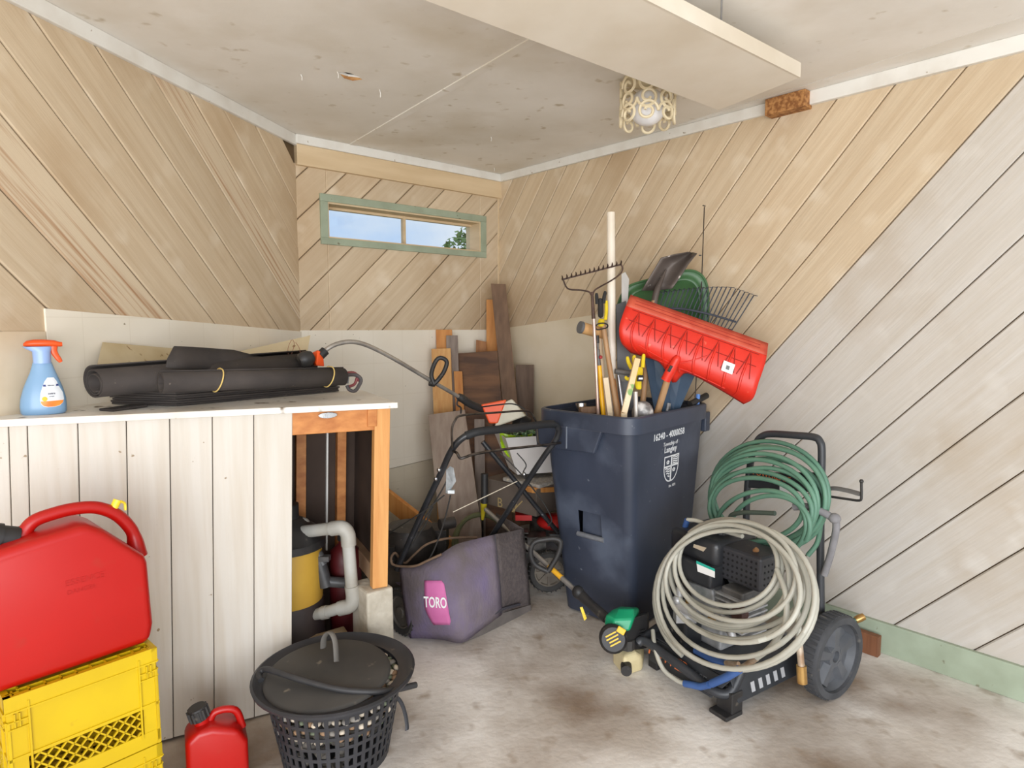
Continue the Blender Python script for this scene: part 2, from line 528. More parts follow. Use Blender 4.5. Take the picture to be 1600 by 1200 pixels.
for (s0, s1, z0, z1) in ((o_s0 + .01, o_s1 - .008, o_z1 - .024, o_z1 - .010), (o_s0 + .01, o_s1 - .008, o_z0 + .008, o_z0 + .016)):
    slab(WB, s0, s1, z0, z1, -0.105, -0.075).build('sash_rail', tan_wood, win)
glass = bpy.data.materials.new('window_glass'); glass.use_nodes = True
gt = glass.node_tree; gt.nodes.clear()
go = gt.nodes.new('ShaderNodeOutputMaterial'); gm = gt.nodes.new('ShaderNodeMixShader'); g1 = gt.nodes.new('ShaderNodeBsdfTransparent'); g2 = gt.nodes.new('ShaderNodeBsdfGlossy')
g2.inputs['Roughness'].default_value = 0.03; gm.inputs['Fac'].default_value = 0.05; g1.inputs['Color'].default_value = (0.95, 0.97, 0.98, 1)
gt.links.new(g1.outputs[0], gm.inputs[1]); gt.links.new(g2.outputs[0], gm.inputs[2]); gt.links.new(gm.outputs[0], go.inputs['Surface'])
for (s0, s1) in ((o_s0 + .01, midw - .009), (midw + .009, o_s1 - .008)):
    slab(WB, s0, s1, o_z0 + .016, o_z1 - .024, -0.090, -0.087).build('pane', glass, win)

# ---- right wall
wall_right = struct(slab(WR, -0.05, 5.6, 0, ZC, -0.06, 0.0).build('wall_right', dark_gap))
raw = [(830, 267, 800, 333), (890, 249, 812, 417), (962, 231, 865, 420), (1005, 219, 897, 420), (1052, 207, 935, 417), (1106, 192, 974, 414), (1169, 174, 1011, 420),
       (1236, 156, 1079, 390), (1325, 130, 1120, 412), (1418, 106, 1178, 418), (1532, 78, 1246, 420), (1600, 117, 1327, 420), (1600, 237, 1423, 420), (1564, 400, 1270, 670),
       (1600, 487, 1297, 742), (1600, 613, 1403, 760)]
rl = []
for (x1, y1, x2, y2) in raw:
    p, q = sz(x1, y1, KC, D_R, N_R), sz(x2, y2, KC, D_R, N_R)
    sl = (p[1] - q[1]) / (p[0] - q[0])
    rl.append((p[0] + (1.2 - p[1]) / sl, sl))        # s at z = 1.2 , slope dz/ds
def mid(a, b): return ((a[0] + b[0]) / 2, (a[1] + b[1]) / 2)
rl = [(rl[0][0] - .50, rl[0][1]), (rl[0][0] - .33, rl[0][1]), (rl[0][0] - .165, rl[0][1]), rl[0], mid(rl[0], rl[1]), rl[1], mid(rl[1], rl[2])] + rl[2:]
st = rl[-1][0] - rl[-2][0]
while rl[-1][0] < 5.4 + 2.2:
    rl.append((rl[-1][0] + st, rl[-1][1]))
linesR = [((s, 1.2), (s + 1.0 / sl, 2.2)) for s, sl in rl]
def matR(i): return wood_wall if i < 16 else wood_wall_pale
b0 = 0.0
wall_planks(linesR, [(0, 0.02), (5.6, 0.02), (5.6, ZC), (0, ZC)], WR, D_R, N_R, wall_right, matR)
pe = sz(962, 487, KC, D_R, N_R, .02)
wpanel('sheet_panel', [(0.0, 0.0), (pe[0], 0.0), pe, (0.0, 1.376)], WR, D_R, N_R, 0.017, 0.024, M('cream_tileboard', (234, 222, 200), (222, 208, 180), scale=3, rough=0.45), wall_right)
bb0 = sz(1270, 960, KC, D_R, N_R, .03)[0]
struct(slab(WR, bb0 - 0.9, 5.6, 0.0, 0.135, 0.014, 0.036).build('baseboard_right', green_paint, bev=0.003))
struct(slab(WL, 0, 4.5, ZC - .058, ZC, 0.012, 0.034).build('trim_1', white_trim, bev=0.004))
struct(slab(WB, 0, SB, ZC - .050, ZC, 0.012, 0.052).build('trim_2', white_trim, bev=0.004))
blk0 = sz(1205, 150, KC, D_R, N_R, .03)[0]; blk1 = sz(1266, 140, KC, D_R, N_R, .03)[0]
struct(slab(WR, 0, blk0 + .01, ZC - .052, ZC, 0.012, 0.034).build('trim_3', white_trim, bev=0.004))
struct(slab(WR, blk1, 5.6, ZC - .060, ZC, 0.012, 0.040).build('trim_6', white_trim, bev=0.004))
osb = M('raw_strand_board', (190, 138, 84), (140, 90, 48), scale=60, rough=0.8, bump=0.4, lo=0.4, hi=0.6)
struct(slab(WR, blk0, blk1 + .004, ZC - .075, ZC - .002, 0.012, 0.085).build('trim_7', osb, bev=0.002))
struct(MB().tube([WR(0.012, 1.38, 0.02), WR(0.012, ZC - .05, 0.02)], 0.010, 6).build('trim_5', tan_wood))

# ---- ceiling: backing, sheets with a torn hole, batten over the seam
ceil_m = M('off_white_ceiling_sheet', (242, 238, 232), (228, 222, 212), scale=2.2, stretch=(1, 1, 1), rough=0.75, bump=0.08, bscale=30, lo=0.35, hi=0.7,
           c3=(218, 209, 194), s3=1.8, lo3=0.55, hi3=0.75, c4=(200, 188, 168), s4=14, lo4=0.66, hi4=0.78)
ceiling = MB()
cp = [V((p.x, p.y, ZC + .12)) for p in (WR(5.6, 0, -.05), WR(-.05, 0, -.05), KC + V((0, .08, 0)), WB(1.55, 0, -.05), WL(4.6, 0, -.05))]
ceiling.add(cp + [p + V((0, 0, .03)) for p in cp], [tuple(range(5)), tuple(range(9, 4, -1))] + [(i, (i + 1) % 5, 5 + (i + 1) % 5, 5 + i) for i in range(5)])
ceiling = struct(ceiling.build('ceiling', dark_gap))
sA, sB_ = FZ(830, 66, ZC), FZ(555, 225, ZC)
sd = (sB_ - sA).normalized()
sn = V((sd.y, -sd.x, 0))
if sn.x < 0: sn = -sn
outer = [(p.x, p.y) for p in (WR(5.6, 0, 0.005), WR(0, 0, 0.005), WB(SB, 0, 0.005), WL(4.5, 0, 0.005))]
def csheet(poly, hole=None):
    mb = MB()
    loops = [[V((p[0], p[1], 0)) for p in poly]] + ([[V((p[0], p[1], 0)) for p in hole]] if hole else [])
    flat = [p for l in loops for p in l]
    tris = geometry.tessellate_polygon(loops)
    n = len(flat)
    vs = [V((p.x, p.y, ZC)) for p in flat] + [V((p.x, p.y, ZC + .010)) for p in flat]
    fs = [tuple(t) for t in tris] + [tuple(i + n for i in t[::-1]) for t in tris]
    k = 0
    for l in loops:
        m_ = len(l)
        fs += [(k + i, k + (i + 1) % m_, n + k + (i + 1) % m_, n + k + i) for i in range(m_)]
        k += m_
    mb.add(vs, fs)
    return mb.build('ceiling_panel', ceil_m, ceiling)
def seamclip(poly, off, sign):
    c = sn.x * sA.x + sn.y * sA.y + off
    return clip(poly, sn.x * sign, sn.y * sign, c * sign)
hpx = [(527, 112), (534, 114), (540, 113), (549, 115), (557, 118), (563, 121), (553, 120.5), (544, 119.5), (537, 117), (531, 115)]
hole = [FZ(x, y, ZC) for x, y in hpx]
csheet(seamclip(outer, -0.003, 1), [(p.x, p.y) for p in hole])
mid_ = seamclip(seamclip(outer, 0.003, -1), 1.217, 1)
csheet(mid_)
csheet(seamclip(outer, 1.223, -1))
bt = MB()
q0, q1 = sA - sd * 1.9, sB_ + sd * 0.02
bt.hexa([q0 - sn * .028 + V((0, 0, 0)), q0 + sn * .012, q1 + sn * .012, q1 - sn * .028], [q0 - sn * .028 - V((0, 0, .005)), q0 + sn * .012 - V((0, 0, .005)), q1 + sn * .012 - V((0, 0, .005)), q1 - sn * .028 - V((0, 0, .005))])
bt.build('seam_batten', ceil_m, ceiling)
torn = M('torn_kraft_paper', (196, 150, 96), (150, 100, 56), scale=30, rough=0.9)
tf = MB()
def cz(x, y, dz): 
    p = FZ(x, y, ZC); return V((p.x, p.y, ZC - dz))
tf.add([cz(531, 115.5, 0), cz(545, 119.5, 0), cz(559, 121, 0), cz(566, 122.5, .004), cz(551, 121.5, .012), cz(538, 118.5, .010)], [(0, 1, 4, 5), (1, 2, 3, 4)])
tf.build('torn_flap', torn, ceiling, solid=0.0015)
tf = MB()
for (x, y, l) in ((593, 140, .03), (527, 112, .022), (767, 214, .02), (470, 116, .02), (772, 262, .02)):
    a = cz(x, y, 0); tf.tube([a, a + V((.004, .003, -l * .5)), a + V((.001, .010, -l))], 0.0022, 5)
tag(tf.build('paint_flake', white_trim, ceiling), kind='stuff')

# ---- tree outside the window
tr = thing('garden_tree', (-1.0, 13.0, -0.05), 'leafy green tree seen through the right window pane', 'tree')
bark = M('bark', (96, 80, 62), (70, 56, 42), scale=12, rough=0.9)
MB().tube([V((-1.0, 13, -.05)), V((-1.02, 13, 1.2)), V((-.95, 13, 2.2)), V((-.8, 13, 3.0))], [.12, .1, .07, .03], 8).build('trunk', bark, tr, smooth=True)
leafm = M('tree_leaf', (96, 128, 62), (140, 168, 92), scale=3, rough=0.6, rnd=0)
lv = MB()
rg = random.Random(3)
for i in range(1500):
    a = rg.uniform(0, 6.283); rr = rg.random() ** .5; h = rg.uniform(0, 1)
    wdt = 1.0 * math.sin(math.pi * (0.12 + 0.80 * h))
    c = V((-.75 + math.cos(a) * rr * wdt, 13 + math.sin(a) * rr * wdt, 1.5 + h * 1.75 + rg.uniform(-.1, .1)))
    u = V((rg.uniform(-1, 1), rg.uniform(-1, 1), rg.uniform(-1, 1))).normalized(); v = u.orthogonal().normalized()
    l = rg.uniform(.05, .10)
    lv.add([c - u * l, c + v * l * .45, c + u * l, c - v * l * .45], [(0, 1, 2, 3)])
tag(lv.build('foliage', leafm, tr), kind='stuff')
# ------------------------------------------------------------------ cabinet on the left
CO = V((-0.48, 2.42, 0)); CD = V((-0.882, -0.471, 0)).normalized(); CB = V((-0.471, 0.882, 0)).normalized()
TILT = 0.034
def CQ(s, b, z):       # along the front to the left, back, up ; the cabinet leans a little
    return CO + CD * (s - TILT * (z - 0.6)) + CB * b + V((0, 0, z + 0.016 * s))
def cs(px, py, b=0.0):
    p = PP(px, py, CO + CB * b, CB); return (p - CO).dot(CD) + TILT * (p.z - 0.6)
white_plank = M('white_painted_plank', (208, 202, 192), (197, 187, 172), scale=4, stretch=(8, 8, 0.5), rough=0.55, bump=0.1, bscale=10, lo=0.35, hi=0.75,
                c3=(196, 176, 148), s3=2.2, lo3=0.56, hi3=0.75, rnd=0.02, c4=(150, 130, 104), s4=34, lo4=0.74, hi4=0.77)
white_top = M('white_painted_top', (234, 230, 222), (206, 196, 182), scale=5, rough=0.5, lo=0.45, hi=0.8, c4=(120, 104, 84), s4=18, lo4=0.66, hi4=0.74)
orange_pine = M('orange_pine', (206, 138, 74), (172, 102, 46), scale=4, stretch=(2, 8, 8), rough=0.55, bump=0.1, lo=0.3, hi=0.7)
light_pine = M('light_pine', (222, 166, 100), (196, 132, 70), scale=4, stretch=(8, 8, 0.6), rough=0.55, bump=0.1, lo=0.3, hi=0.7)
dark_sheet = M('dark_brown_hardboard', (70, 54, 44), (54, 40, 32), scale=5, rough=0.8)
cab = thing('cabinet', CO + CD * 0.6, 'white plank cabinet with open end under the felt rolls', 'cabinet')
ZT = 1.12
pls = [cs(457, 800)] + [cs(x, 800) for x in (397, 333, 267, 200, 125, 47)] + [cs(47, 800) + .045, 1.275]
for i in range(len(pls) - 1):
    a, b = pls[i] + .0011, pls[i + 1] - .0011
    t = random.uniform(-.001, .002)
    MB().hexa([CQ(a, -.0 - t, 0.0), CQ(b, -t, 0.0), CQ(b, .018, 0.0), CQ(a, .018, 0.0)], [CQ(a, -t, ZT - .022), CQ(b, -t, ZT - .022), CQ(b, .018, ZT - .022), CQ(a, .018, ZT - .022)]).build('plank', white_plank, cab, bev=0.0025)
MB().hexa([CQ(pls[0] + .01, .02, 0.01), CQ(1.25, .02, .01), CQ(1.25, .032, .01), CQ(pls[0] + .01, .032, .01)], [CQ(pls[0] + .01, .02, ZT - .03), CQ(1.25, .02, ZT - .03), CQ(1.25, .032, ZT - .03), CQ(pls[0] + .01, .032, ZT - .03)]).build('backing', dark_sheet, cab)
tp = [CQ(-.022, -.022, ZT), CQ(1.285, -.022, ZT), CQ(1.02, .475, ZT), CQ(-.022, .475, ZT)]
MB().hexa([p - V((0, 0, .022)) for p in tp], tp).build('top', white_top, cab, bev=0.002)
MB().hexa([CQ(.0, 0, .395), CQ(.06, 0, .395), CQ(.06, .038, .395), CQ(.0, .038, .395)], [CQ(.0, 0, ZT - .022), CQ(.06, 0, ZT - .022), CQ(.06, .038, ZT - .022), CQ(.0, .038, ZT - .022)]).build('post', light_pine, cab, bev=0.002)
MB().hexa([CQ(.06, .004, ZT - .105), CQ(pls[0] + .01, .004, ZT - .105), CQ(pls[0] + .01, .03, ZT - .105), CQ(.06, .03, ZT - .105)], [CQ(.06, .004, ZT - .024), CQ(pls[0] + .01, .004, ZT - .024), CQ(pls[0] + .01, .03, ZT - .024), CQ(.06, .03, ZT - .024)]).build('header_rail', orange_pine, cab, bev=0.002)
MB().hexa([CQ(.052, -.004, ZT - .09), CQ(.088, -.004, ZT - .09), CQ(.088, .006, ZT - .09), CQ(.052, .006, ZT - .09)], [CQ(.052, -.004, ZT - .024), CQ(.088, -.004, ZT - .024), CQ(.088, .006, ZT - .024), CQ(.052, .006, ZT - .024)]).build('splice_block', orange_pine, cab, bev=0.002)
steel = M('dull_steel', (170, 170, 172), (130, 130, 132), scale=20, rough=0.35, metal=0.9)
chrome = M('bright_steel', (200, 200, 202), (160, 160, 165), scale=20, rough=0.22, metal=1.0)
pm = frame(CQ(cs(512, 638), -.001, ZT - .038), CD, V((0, 0, 1)))
pl_ = MB(); pl_.prism([(.034 * math.cos(a) , .011 * math.sin(a)) for a in [2 * math.pi * k / 20 for k in range(20)]], -.006, .006, pm)
tag(pl_.build('latch_plate', chrome, cab, bev=.001), 'oval steel latch plate')
# right side sheet, bottom rail, back sheet, stud
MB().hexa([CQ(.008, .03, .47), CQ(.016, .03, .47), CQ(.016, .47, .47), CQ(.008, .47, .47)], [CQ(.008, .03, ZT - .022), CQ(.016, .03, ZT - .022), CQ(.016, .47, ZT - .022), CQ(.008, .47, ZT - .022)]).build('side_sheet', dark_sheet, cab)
MB().hexa([CQ(.008, .038, .40), CQ(.05, .038, .40), CQ(.05, .47, .40), CQ(.008, .47, .40)], [CQ(.008, .038, .47), CQ(.05, .038, .47), CQ(.05, .47, .47), CQ(.008, .47, .47)]).build('bottom_rail', M('grey_pine', (176, 146, 116), (140, 110, 84), scale=5, rough=0.7), cab, bev=.002)
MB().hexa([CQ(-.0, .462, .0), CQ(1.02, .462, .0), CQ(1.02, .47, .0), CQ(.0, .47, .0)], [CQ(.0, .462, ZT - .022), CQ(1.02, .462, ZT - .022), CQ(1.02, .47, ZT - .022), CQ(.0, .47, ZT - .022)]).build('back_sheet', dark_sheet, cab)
s_ = cs(533, 760, .43)
for (sx, w_, mt, b_) in ((s_, .038, orange_pine, .42), (s_ + .058, .008, white_trim, .44), (cs(470, 760, .43), .04, orange_pine, .42)):
    MB().hexa([CQ(sx - w_ / 2, b_, .42), CQ(sx + w_ / 2, b_, .42), CQ(sx + w_ / 2, .46, .42), CQ(sx - w_ / 2, .46, .42)], [CQ(sx - w_ / 2, b_, ZT - .03), CQ(sx + w_ / 2, b_, ZT - .03), CQ(sx + w_ / 2, .46, ZT - .03), CQ(sx - w_ / 2, .46, ZT - .03)]).build('stud', mt, cab, bev=.001)

# ---- concrete block under the post
cblk = M('concrete_block', (196, 188, 172), (168, 158, 140), scale=14, rough=0.9, bump=0.4, bscale=50)
bc = P(583, 990, 2.44)
bm_ = frame((bc.x, bc.y, 0), V((0.80, 0.60, 0)), V((-0.6, 0.8, 0)))
cb = MB().box((0, 0, .1975), (.11, .15, .395), bm_).build('concrete_block', cblk, bev=.008)
tag(cb, 'grey concrete block standing on end under the cabinet post', 'block')

# ---- pool filter inside the open end
FCx = V((-0.905, 2.50, 0))
pf = thing('pool_filter', FCx, 'yellow and black pool filter tank with white pipe inside the cabinet', 'filter')
blackp = M('black_plastic', (34, 33, 34), (48, 46, 45), scale=10, rough=0.5, c4=(84, 78, 70), s4=30, lo4=0.66, hi4=0.75)
FM = Matrix.Translation(FCx)
tag(MB().lathe([(.150, .0), (.150, .035), (.138, .06), (.138, .30), (.132, .31)], 28, FM).build('base', M('brown_black_plastic', (44, 34, 32), (58, 46, 42), scale=8, rough=.6), pf, smooth=True), 'dark brown lower tank')
tag(MB().lathe([(.133, .31), (.135, .33), (.135, .515), (.132, .53)], 28, FM).build('tank', M('mustard_plastic', (206, 164, 62), (190, 146, 52), scale=4, rough=.5), pf, smooth=True), 'mustard yellow tank body')
MB().lathe([(.132, .525), (.150, .53), (.150, .56), (.140, .565), (.118, .60), (.07, .635), (.05, .645), (.05, .70), (.0, .70)], 28, FM).build('lid', blackp, pf, smooth=True)
pvc = M('weathered_pvc', (178, 177, 171), (158, 153, 142), scale=6, rough=.5)
pp = [P(462, 832, 2.47), P(490, 829, 2.45), P(524, 825, 2.43)]
MB().tube(pp, .0245, 14).build('pipe', pvc, pf, smooth=True)
MB().tube(cr([P(518, 826, 2.432), P(534, 825, 2.42), P(543, 834, 2.42), P(545, 852, 2.42)], 5), .0290, 14).build('elbow', pvc, pf, smooth=True)
MB().tube([P(544, 845, 2.42), P(551, 932, 2.42)], .0245, 14).build('pipe', pvc, pf, smooth=True)
MB().tube(cr([P(550, 915, 2.42), P(552, 934, 2.42), P(547, 946, 2.42), P(530, 951, 2.43)], 5), .0290, 14).build('elbow', pvc, pf, smooth=True)
MB().tube([P(536, 948, 2.425), P(518, 954, 2.43), P(503, 958, 2.44), P(480, 962, 2.47)], .0230, 14).build('pipe', pvc, pf, smooth=True)
MB().tube([P(512, 956, 2.435), P(503, 958, 2.44)], .0265, 14).build('coupling', pvc, pf, smooth=True)
v = P(470, 817, 2.52)
MB().sphere(v, .028, 12, 8, (1.3, 1, .8)).build('air_valve', pvc, pf, smooth=True)
vb = MB(); a = P(505, 882, 2.50)
vb.tube([FCx + V((.12, 0, .50)), a], .022, 10); vb.tube([a + V((-.02, 0, .03)), a + V((.01, 0, -.09))], .026, 10)
vb.box(a + V((.005, -.01, .03)), (.05, .03, .02)); vb.tube([a + V((.0, 0, -.07)), a + V((.09, .03, -.09))], .022, 10)
vb.build('valve', M('grey_black_valve', (60, 60, 62), (86, 84, 82), scale=20, rough=.4), pf, smooth=True)

# red jug standing deeper in the cabinet
rj = thing('plastic_jug', V((-0.705, 2.62, 0)), 'dark red plastic jug standing behind the pool filter', 'jug')
redp = M('red_plastic', (196, 34, 30), (178, 24, 22), scale=4, rough=.42, lo=.3, hi=.8, c4=(120, 24, 18), s4=24, lo4=.72, hi4=.78)
MB().lathe([(.062, 0), (.066, .02), (.066, .42), (.06, .47), (.025, .50), (.025, .53), (0, .53)], 18, Matrix.Translation(V((-0.705, 2.62, 0)))).build('body', M('dark_red_plastic', (84, 14, 18), (66, 10, 14), scale=5, rough=.5), rj, smooth=True)
MB().lathe([(.03, .515), (.03, .55), (0, .55)], 14, Matrix.Translation(V((-0.705, 2.62, 0)))).build('cap', blackp, rj)

# tan brick in front of the filter on a scrap block
sbk = MB().box((0, 0, .06), (.20, .10, .12), frame((P(515, 990, 2.43).x, 2.43, 0), V((.85, .5, 0)), V((-.5, .85, 0)))).build('scrap_block', M('dark_wet_wood', (60, 48, 40), (76, 62, 50), scale=8, rough=.8), bev=.004)
tag(sbk, 'dark scrap wood block lying under the tan brick', 'wood block')
bk = MB().box((0, 0, .155), (.165, .085, .07), frame((P(514, 990, 2.43).x, 2.43, 0), V((.87, .49, .06)), V((-.49, .87, 0)))).build('brick', M('tan_brick', (196, 172, 136), (166, 138, 102), scale=20, rough=.9, bump=.5), bev=.006)
tag(bk, 'rough tan brick lying between the cabinet and the basket', 'brick')

# ------------------------------------------------------------------ things on the cabinet
def ctop(px, py):     # point on the cabinet top
    p = PP(px, py, CQ(0, 0, ZT), (CQ(1, 0, ZT) - CQ(0, 0, ZT)).cross(CQ(0, .4, ZT) - CQ(0, 0, ZT)).normalized()); return p
felt = M('black_roofing_felt', (52, 47, 45), (70, 63, 59), scale=8, rough=.85, bump=.15, lo=.35, hi=.75, c4=(104, 94, 86), s4=50, lo4=.72, hi4=.78)
def zt(p): return CQ(0, 0, ZT).z + 0.016 * (p - CO).dot(CD)
# stack of felt sheets
e0 = ctop(345, 634); e1 = ctop(545, 606); 
sx_ = (e1 - e0); sx_.z = 0; sx_ = sx_.normalized(); sy_ = V((-sx_.y, sx_.x, 0))
fr = ctop(330, 633)
nsheet = 7
ordn = ['lowest', 'second lowest', 'third lowest', 'middle', 'third highest', 'second highest', 'topmost']
fF, fR, fL = ctop(278, 635), ctop(531, 612), ctop(176, 632)
for i in range(nsheet):
    j = (fR - fF).normalized() * random.uniform(-.007, .007) + (fL - fF).normalized() * random.uniform(-.006, .006)
    pts = [fF + j, fR + j, fR + (fL - fF) * .8 + j, fL + j]
    zz = [zt(p) + .002 + i * .0080 for p in pts]
    mb = MB(); mb.hexa([V((p.x, p.y, z_)) for p, z_ in zip(pts, zz)], [V((p.x, p.y, z_ + .0071)) for p, z_ in zip(pts, zz)])
    o = mb.build('felt_sheet', felt, bev=.001); tag(o, ordn[i] + ' black felt sheet in the flat stack under the rolls', 'felt sheet', 'flat felt sheets under the rolls')
ztop = nsheet * .0080 + .003
# loose scrap under the big roll
a = ctop(185, 641); 
sc_ = MB(); sc_.box((0, 0, .004), (.13, .06, .008), frame((a.x, a.y + .03, zt(a) + .001), sx_, sy_))
tag(sc_.build('felt_scrap', felt, bev=.002), 'small curled felt scrap lying on the cabinet edge below the big roll', 'felt scrap')

def spiral_roll(name, A, B, r_out, turns, gap, mat, label, cat, sq=1.0, nseg=26, tail=None):
    A, B = V(A), V(B); ax = (B - A); L_ = ax.length; ax.normalize()
    u = V((0, 0, 1)); s_v = ax.cross(u).normalized(); u = s_v.cross(ax)
    root = thing(name, V((A.x, A.y, A.z - r_out)), label, cat)
    n = int(turns * nseg); row0, row1 = [], []
    for i in range(n + 1):
        t = i / nseg; r = r_out - gap * t
        a_ = 2 * math.pi * t + 1.6
        off = s_v * (math.cos(a_) * r * sq) + u * (math.sin(a_) * r - (r_out - r) * .25)
        row0.append(A + off); row1.append(B + off)
    mb = MB(); mb.grid([row0, row1])
    mb.build('rolled_sheet', mat, root, smooth=True, solid=0.0045)
    return root
rollA = P(146, 597, 2.05); rollB = P(480, 567, 2.70)
big = spiral_roll('felt_roll', rollA, rollB, .053, 2.6, .011, felt, 'thick loosely wound black felt roll beside the spray bottle', 'felt roll', sq=1.55)
smA = P(251, 597, 2.08); smB = P(537, 588, 2.56)
small = spiral_roll('felt_roll', smA, smB, .0355, 2.3, .004, felt, 'thin tight black felt roll tied with yellow string', 'felt roll')
ax = (smB - smA).normalized()
string = M('yellow_string', (214, 184, 110), None, rough=.8)
for (tpos, nm) in ((.27, 'string'), (.90, 'string')):
    c = smA.lerp(smB, tpos); u = V((0, 0, 1)); s_v = ax.cross(u).normalized(); u = s_v.cross(ax)
    ring = [c + (s_v * math.cos(q) + u * math.sin(q)) * .0395 + ax * .012 * math.sin(q) for q in [2 * math.pi * k / 24 for k in range(24)]]
    mb = MB(); mb.tube(ring, .0024, 6, closed=True)
    e = c + u * .03 - s_v * .025
    mb.tube(cr([e, e - s_v * .02 + ax * .02, e + ax * .045 - s_v * .02 - u * .015], 4), .0016, 5)
    mb.tube(cr([e, e - s_v * .015 + ax * .025 + u * .01, e + ax * .03 - s_v * .01 - u * .02], 4), .0016, 5)
    tag(mb.build(nm, string, small), 'yellow string tie')
# translucent tan sheet leaning on the wall behind, black felt flap over it
tan_sheet = M('stained_tan_sheet', (206, 190, 156), (186, 166, 126), scale=5, rough=.6, lo=.4, hi=.7, c4=(140, 112, 74), s4=26, lo4=.66, hi4=.72)
def lsz(px, py, t): return PP(px, py, LC + N_L * t, N_L)
ts = MB()
front = [lsz(152, 570, .10), lsz(160, 535, .05), lsz(275, 545, .05), lsz(372, 549, .045), lsz(430, 540, .04), P(485, 524, 3.0), P(478, 562, 2.93), lsz(375, 575, .09), lsz(270, 575, .10)]
ts.add(front, [tuple(range(len(front)))])
tag(ts.build('plastic_sheet', tan_sheet, solid=.002), 'stained tan plastic sheet leaning on the wall behind the felt rolls', 'plastic sheet')
fp = MB()
top_ = [(272, 541), (300, 542), (340, 545), (365, 547), (400, 556), (440, 564), (478, 570)]
bot_ = [(259, 574), (290, 577), (330, 576), (365, 576), (400, 577), (440, 577), (478, 577)]
rows = [[P(x, y, 2.16 + (x - 260) * .0026) for x, y in top_], [P((x + x2) / 2 - 2, (y + y2) / 2, 2.13 + (x - 260) * .0026) for (x, y), (x2, y2) in zip(top_, bot_)], [P(x, y, 2.12 + (x - 260) * .0026) for x, y in bot_]]
# torn left edge
rows[1][0] = P(262, 560, 2.13)
fp.grid(rows)
tag(fp.build('felt_flap', felt, smooth=True, solid=.004), 'loose torn black felt piece draped behind the two rolls', 'felt piece')
# thin bent wires
wr = MB(); rust = M('rusty_wire', (120, 70, 52), (150, 96, 70), scale=30, rough=.6)
for pts in ([(452, 562), (450, 545), (456, 531), (460, 538), (456, 552), (455, 563)], [(470, 560), (468, 545), (462, 535)]):
    wr.tube(cr([P(x, y, 2.66) for x, y in pts], 5), .0012, 5)
tag(wr.build('bent_wire', rust), 'thin rusty bent wire sticking up from the felt by the wall', 'wire')

# ---- spray bottle
SBc = P(69, 645, 1.985); zb = zt(SBc) + .001
sb = thing('spray_bottle', V((SBc.x, SBc.y, zb)), 'light blue spray bottle with orange trigger head', 'spray bottle')
UX = V((.81, .59, 0)).normalized(); UY = V((-.59, .81, 0)).normalized()
SM = frame((SBc.x, SBc.y, zb), UX, UY)
k_ = pxs(2.0)
blue_pl = M('pearl_blue_plastic', (116, 154, 190), (130, 164, 196), scale=3, rough=.3)
prof = [(645, 69, 27), (642, 69, 29.5), (632, 69, 30), (620, 69.5, 29), (605, 70, 25.5), (592, 70.5, 21), (580, 71, 16.5), (570, 71, 13.5), (566, 71, 12.5), (564, 71, 11.8)]
rings = []
for (y, cx, hw) in prof:
    z = (645 - y) * k_
    rings.append([V(((cx - 69) * k_ + math.cos(a) * hw * k_, math.sin(a) * hw * k_ * .55, z)) for a in [2 * math.pi * j / 24 for j in range(24)]])
MB().loft(rings, m=SM).build('bottle', blue_pl, sb, smooth=True)
collar = M('periwinkle_plastic', (150, 178, 224), None, rough=.35)
rings = []
for (y, cx, hw, dp) in [(566, 71, 11.5, 11), (548, 71, 12, 11), (543, 68, 17, 11), (540, 66, 19, 10)]:
    z = (645 - y) * k_
    rings.append([V(((cx - 69) * k_ + math.cos(a) * hw * k_, math.sin(a) * dp * k_, z)) for a in [2 * math.pi * j / 20 for j in range(20)]])
MB().loft(rings, m=SM).build('collar', collar, sb, smooth=True)
orange_pl = M('orange_plastic', (238, 92, 34), (228, 80, 26), scale=6, rough=.35)
rings = []
for (x, zc, hh, dp) in [(49, 537, 2, 4), (53, 535.5, 4.5, 8), (62, 535, 6, 10), (75, 535, 6, 10), (88, 535.5, 5, 8), (95, 537, 3.8, 6), (98, 537, 3.4, 5)]:
    rings.append([V(((x - 69) * k_, math.cos(a) * dp * k_, (645 - zc) * k_ + math.sin(a) * hh * k_)) for a in [2 * math.pi * j / 16 for j in range(16)]])
hd = MB().loft(rings, m=SM).build('spray_head', orange_pl, sb, smooth=True)
tg_ = MB(); tg_.tube(cr([SM @ V(((x - 69) * k_, 0, (645 - y) * k_)) for x, y in [(87, 540), (87, 549), (91, 558), (95, 565)]], 4), [.010, .010, .0095, .009, .009, .009, .0085, .008, .008, .0075, .007, .006, .005], 8, flat=.8)
tg_.build('trigger', orange_pl, sb, smooth=True)
# label wraps the front of the bottle, pushed towards the right
lw = M('white_label', (224, 228, 232), None, rough=.4); lo_ = M('orange_label_band', (240, 120, 40), (246, 150, 60), scale=30, rough=.4); lb_ = M('navy_print', (36, 52, 120), None, rough=.4)
def hwid(y):
    for (y0, c0, h0), (y1, c1, h1) in zip(prof, prof[1:]):
        if y1 <= y <= y0:
            t = (y0 - y) / (y0 - y1); return h0 + (h1 - h0) * t, c0 + (c1 - c0) * t
    return 12, 70
def onbottle(x, y, e=.0012):
    h, c = hwid(y); u = max(-.97, min(.97, (x - c) / h)); dy = -math.sqrt(1 - u * u) * h * .55 * k_
    return SM @ V(((x - 69) * k_, dy - e, (645 - y) * k_))
def patch(name, outline, mat, e, n=8):
    """outline: list of (y, xleft, xright)"""
    mb = MB(); rows = [[onbottle(l + (r - l) * j / n, y, e) for j in range(n + 1)] for y, l, r in outline]
    mb.grid(rows); return mb.build(name, mat, sb, smooth=True)
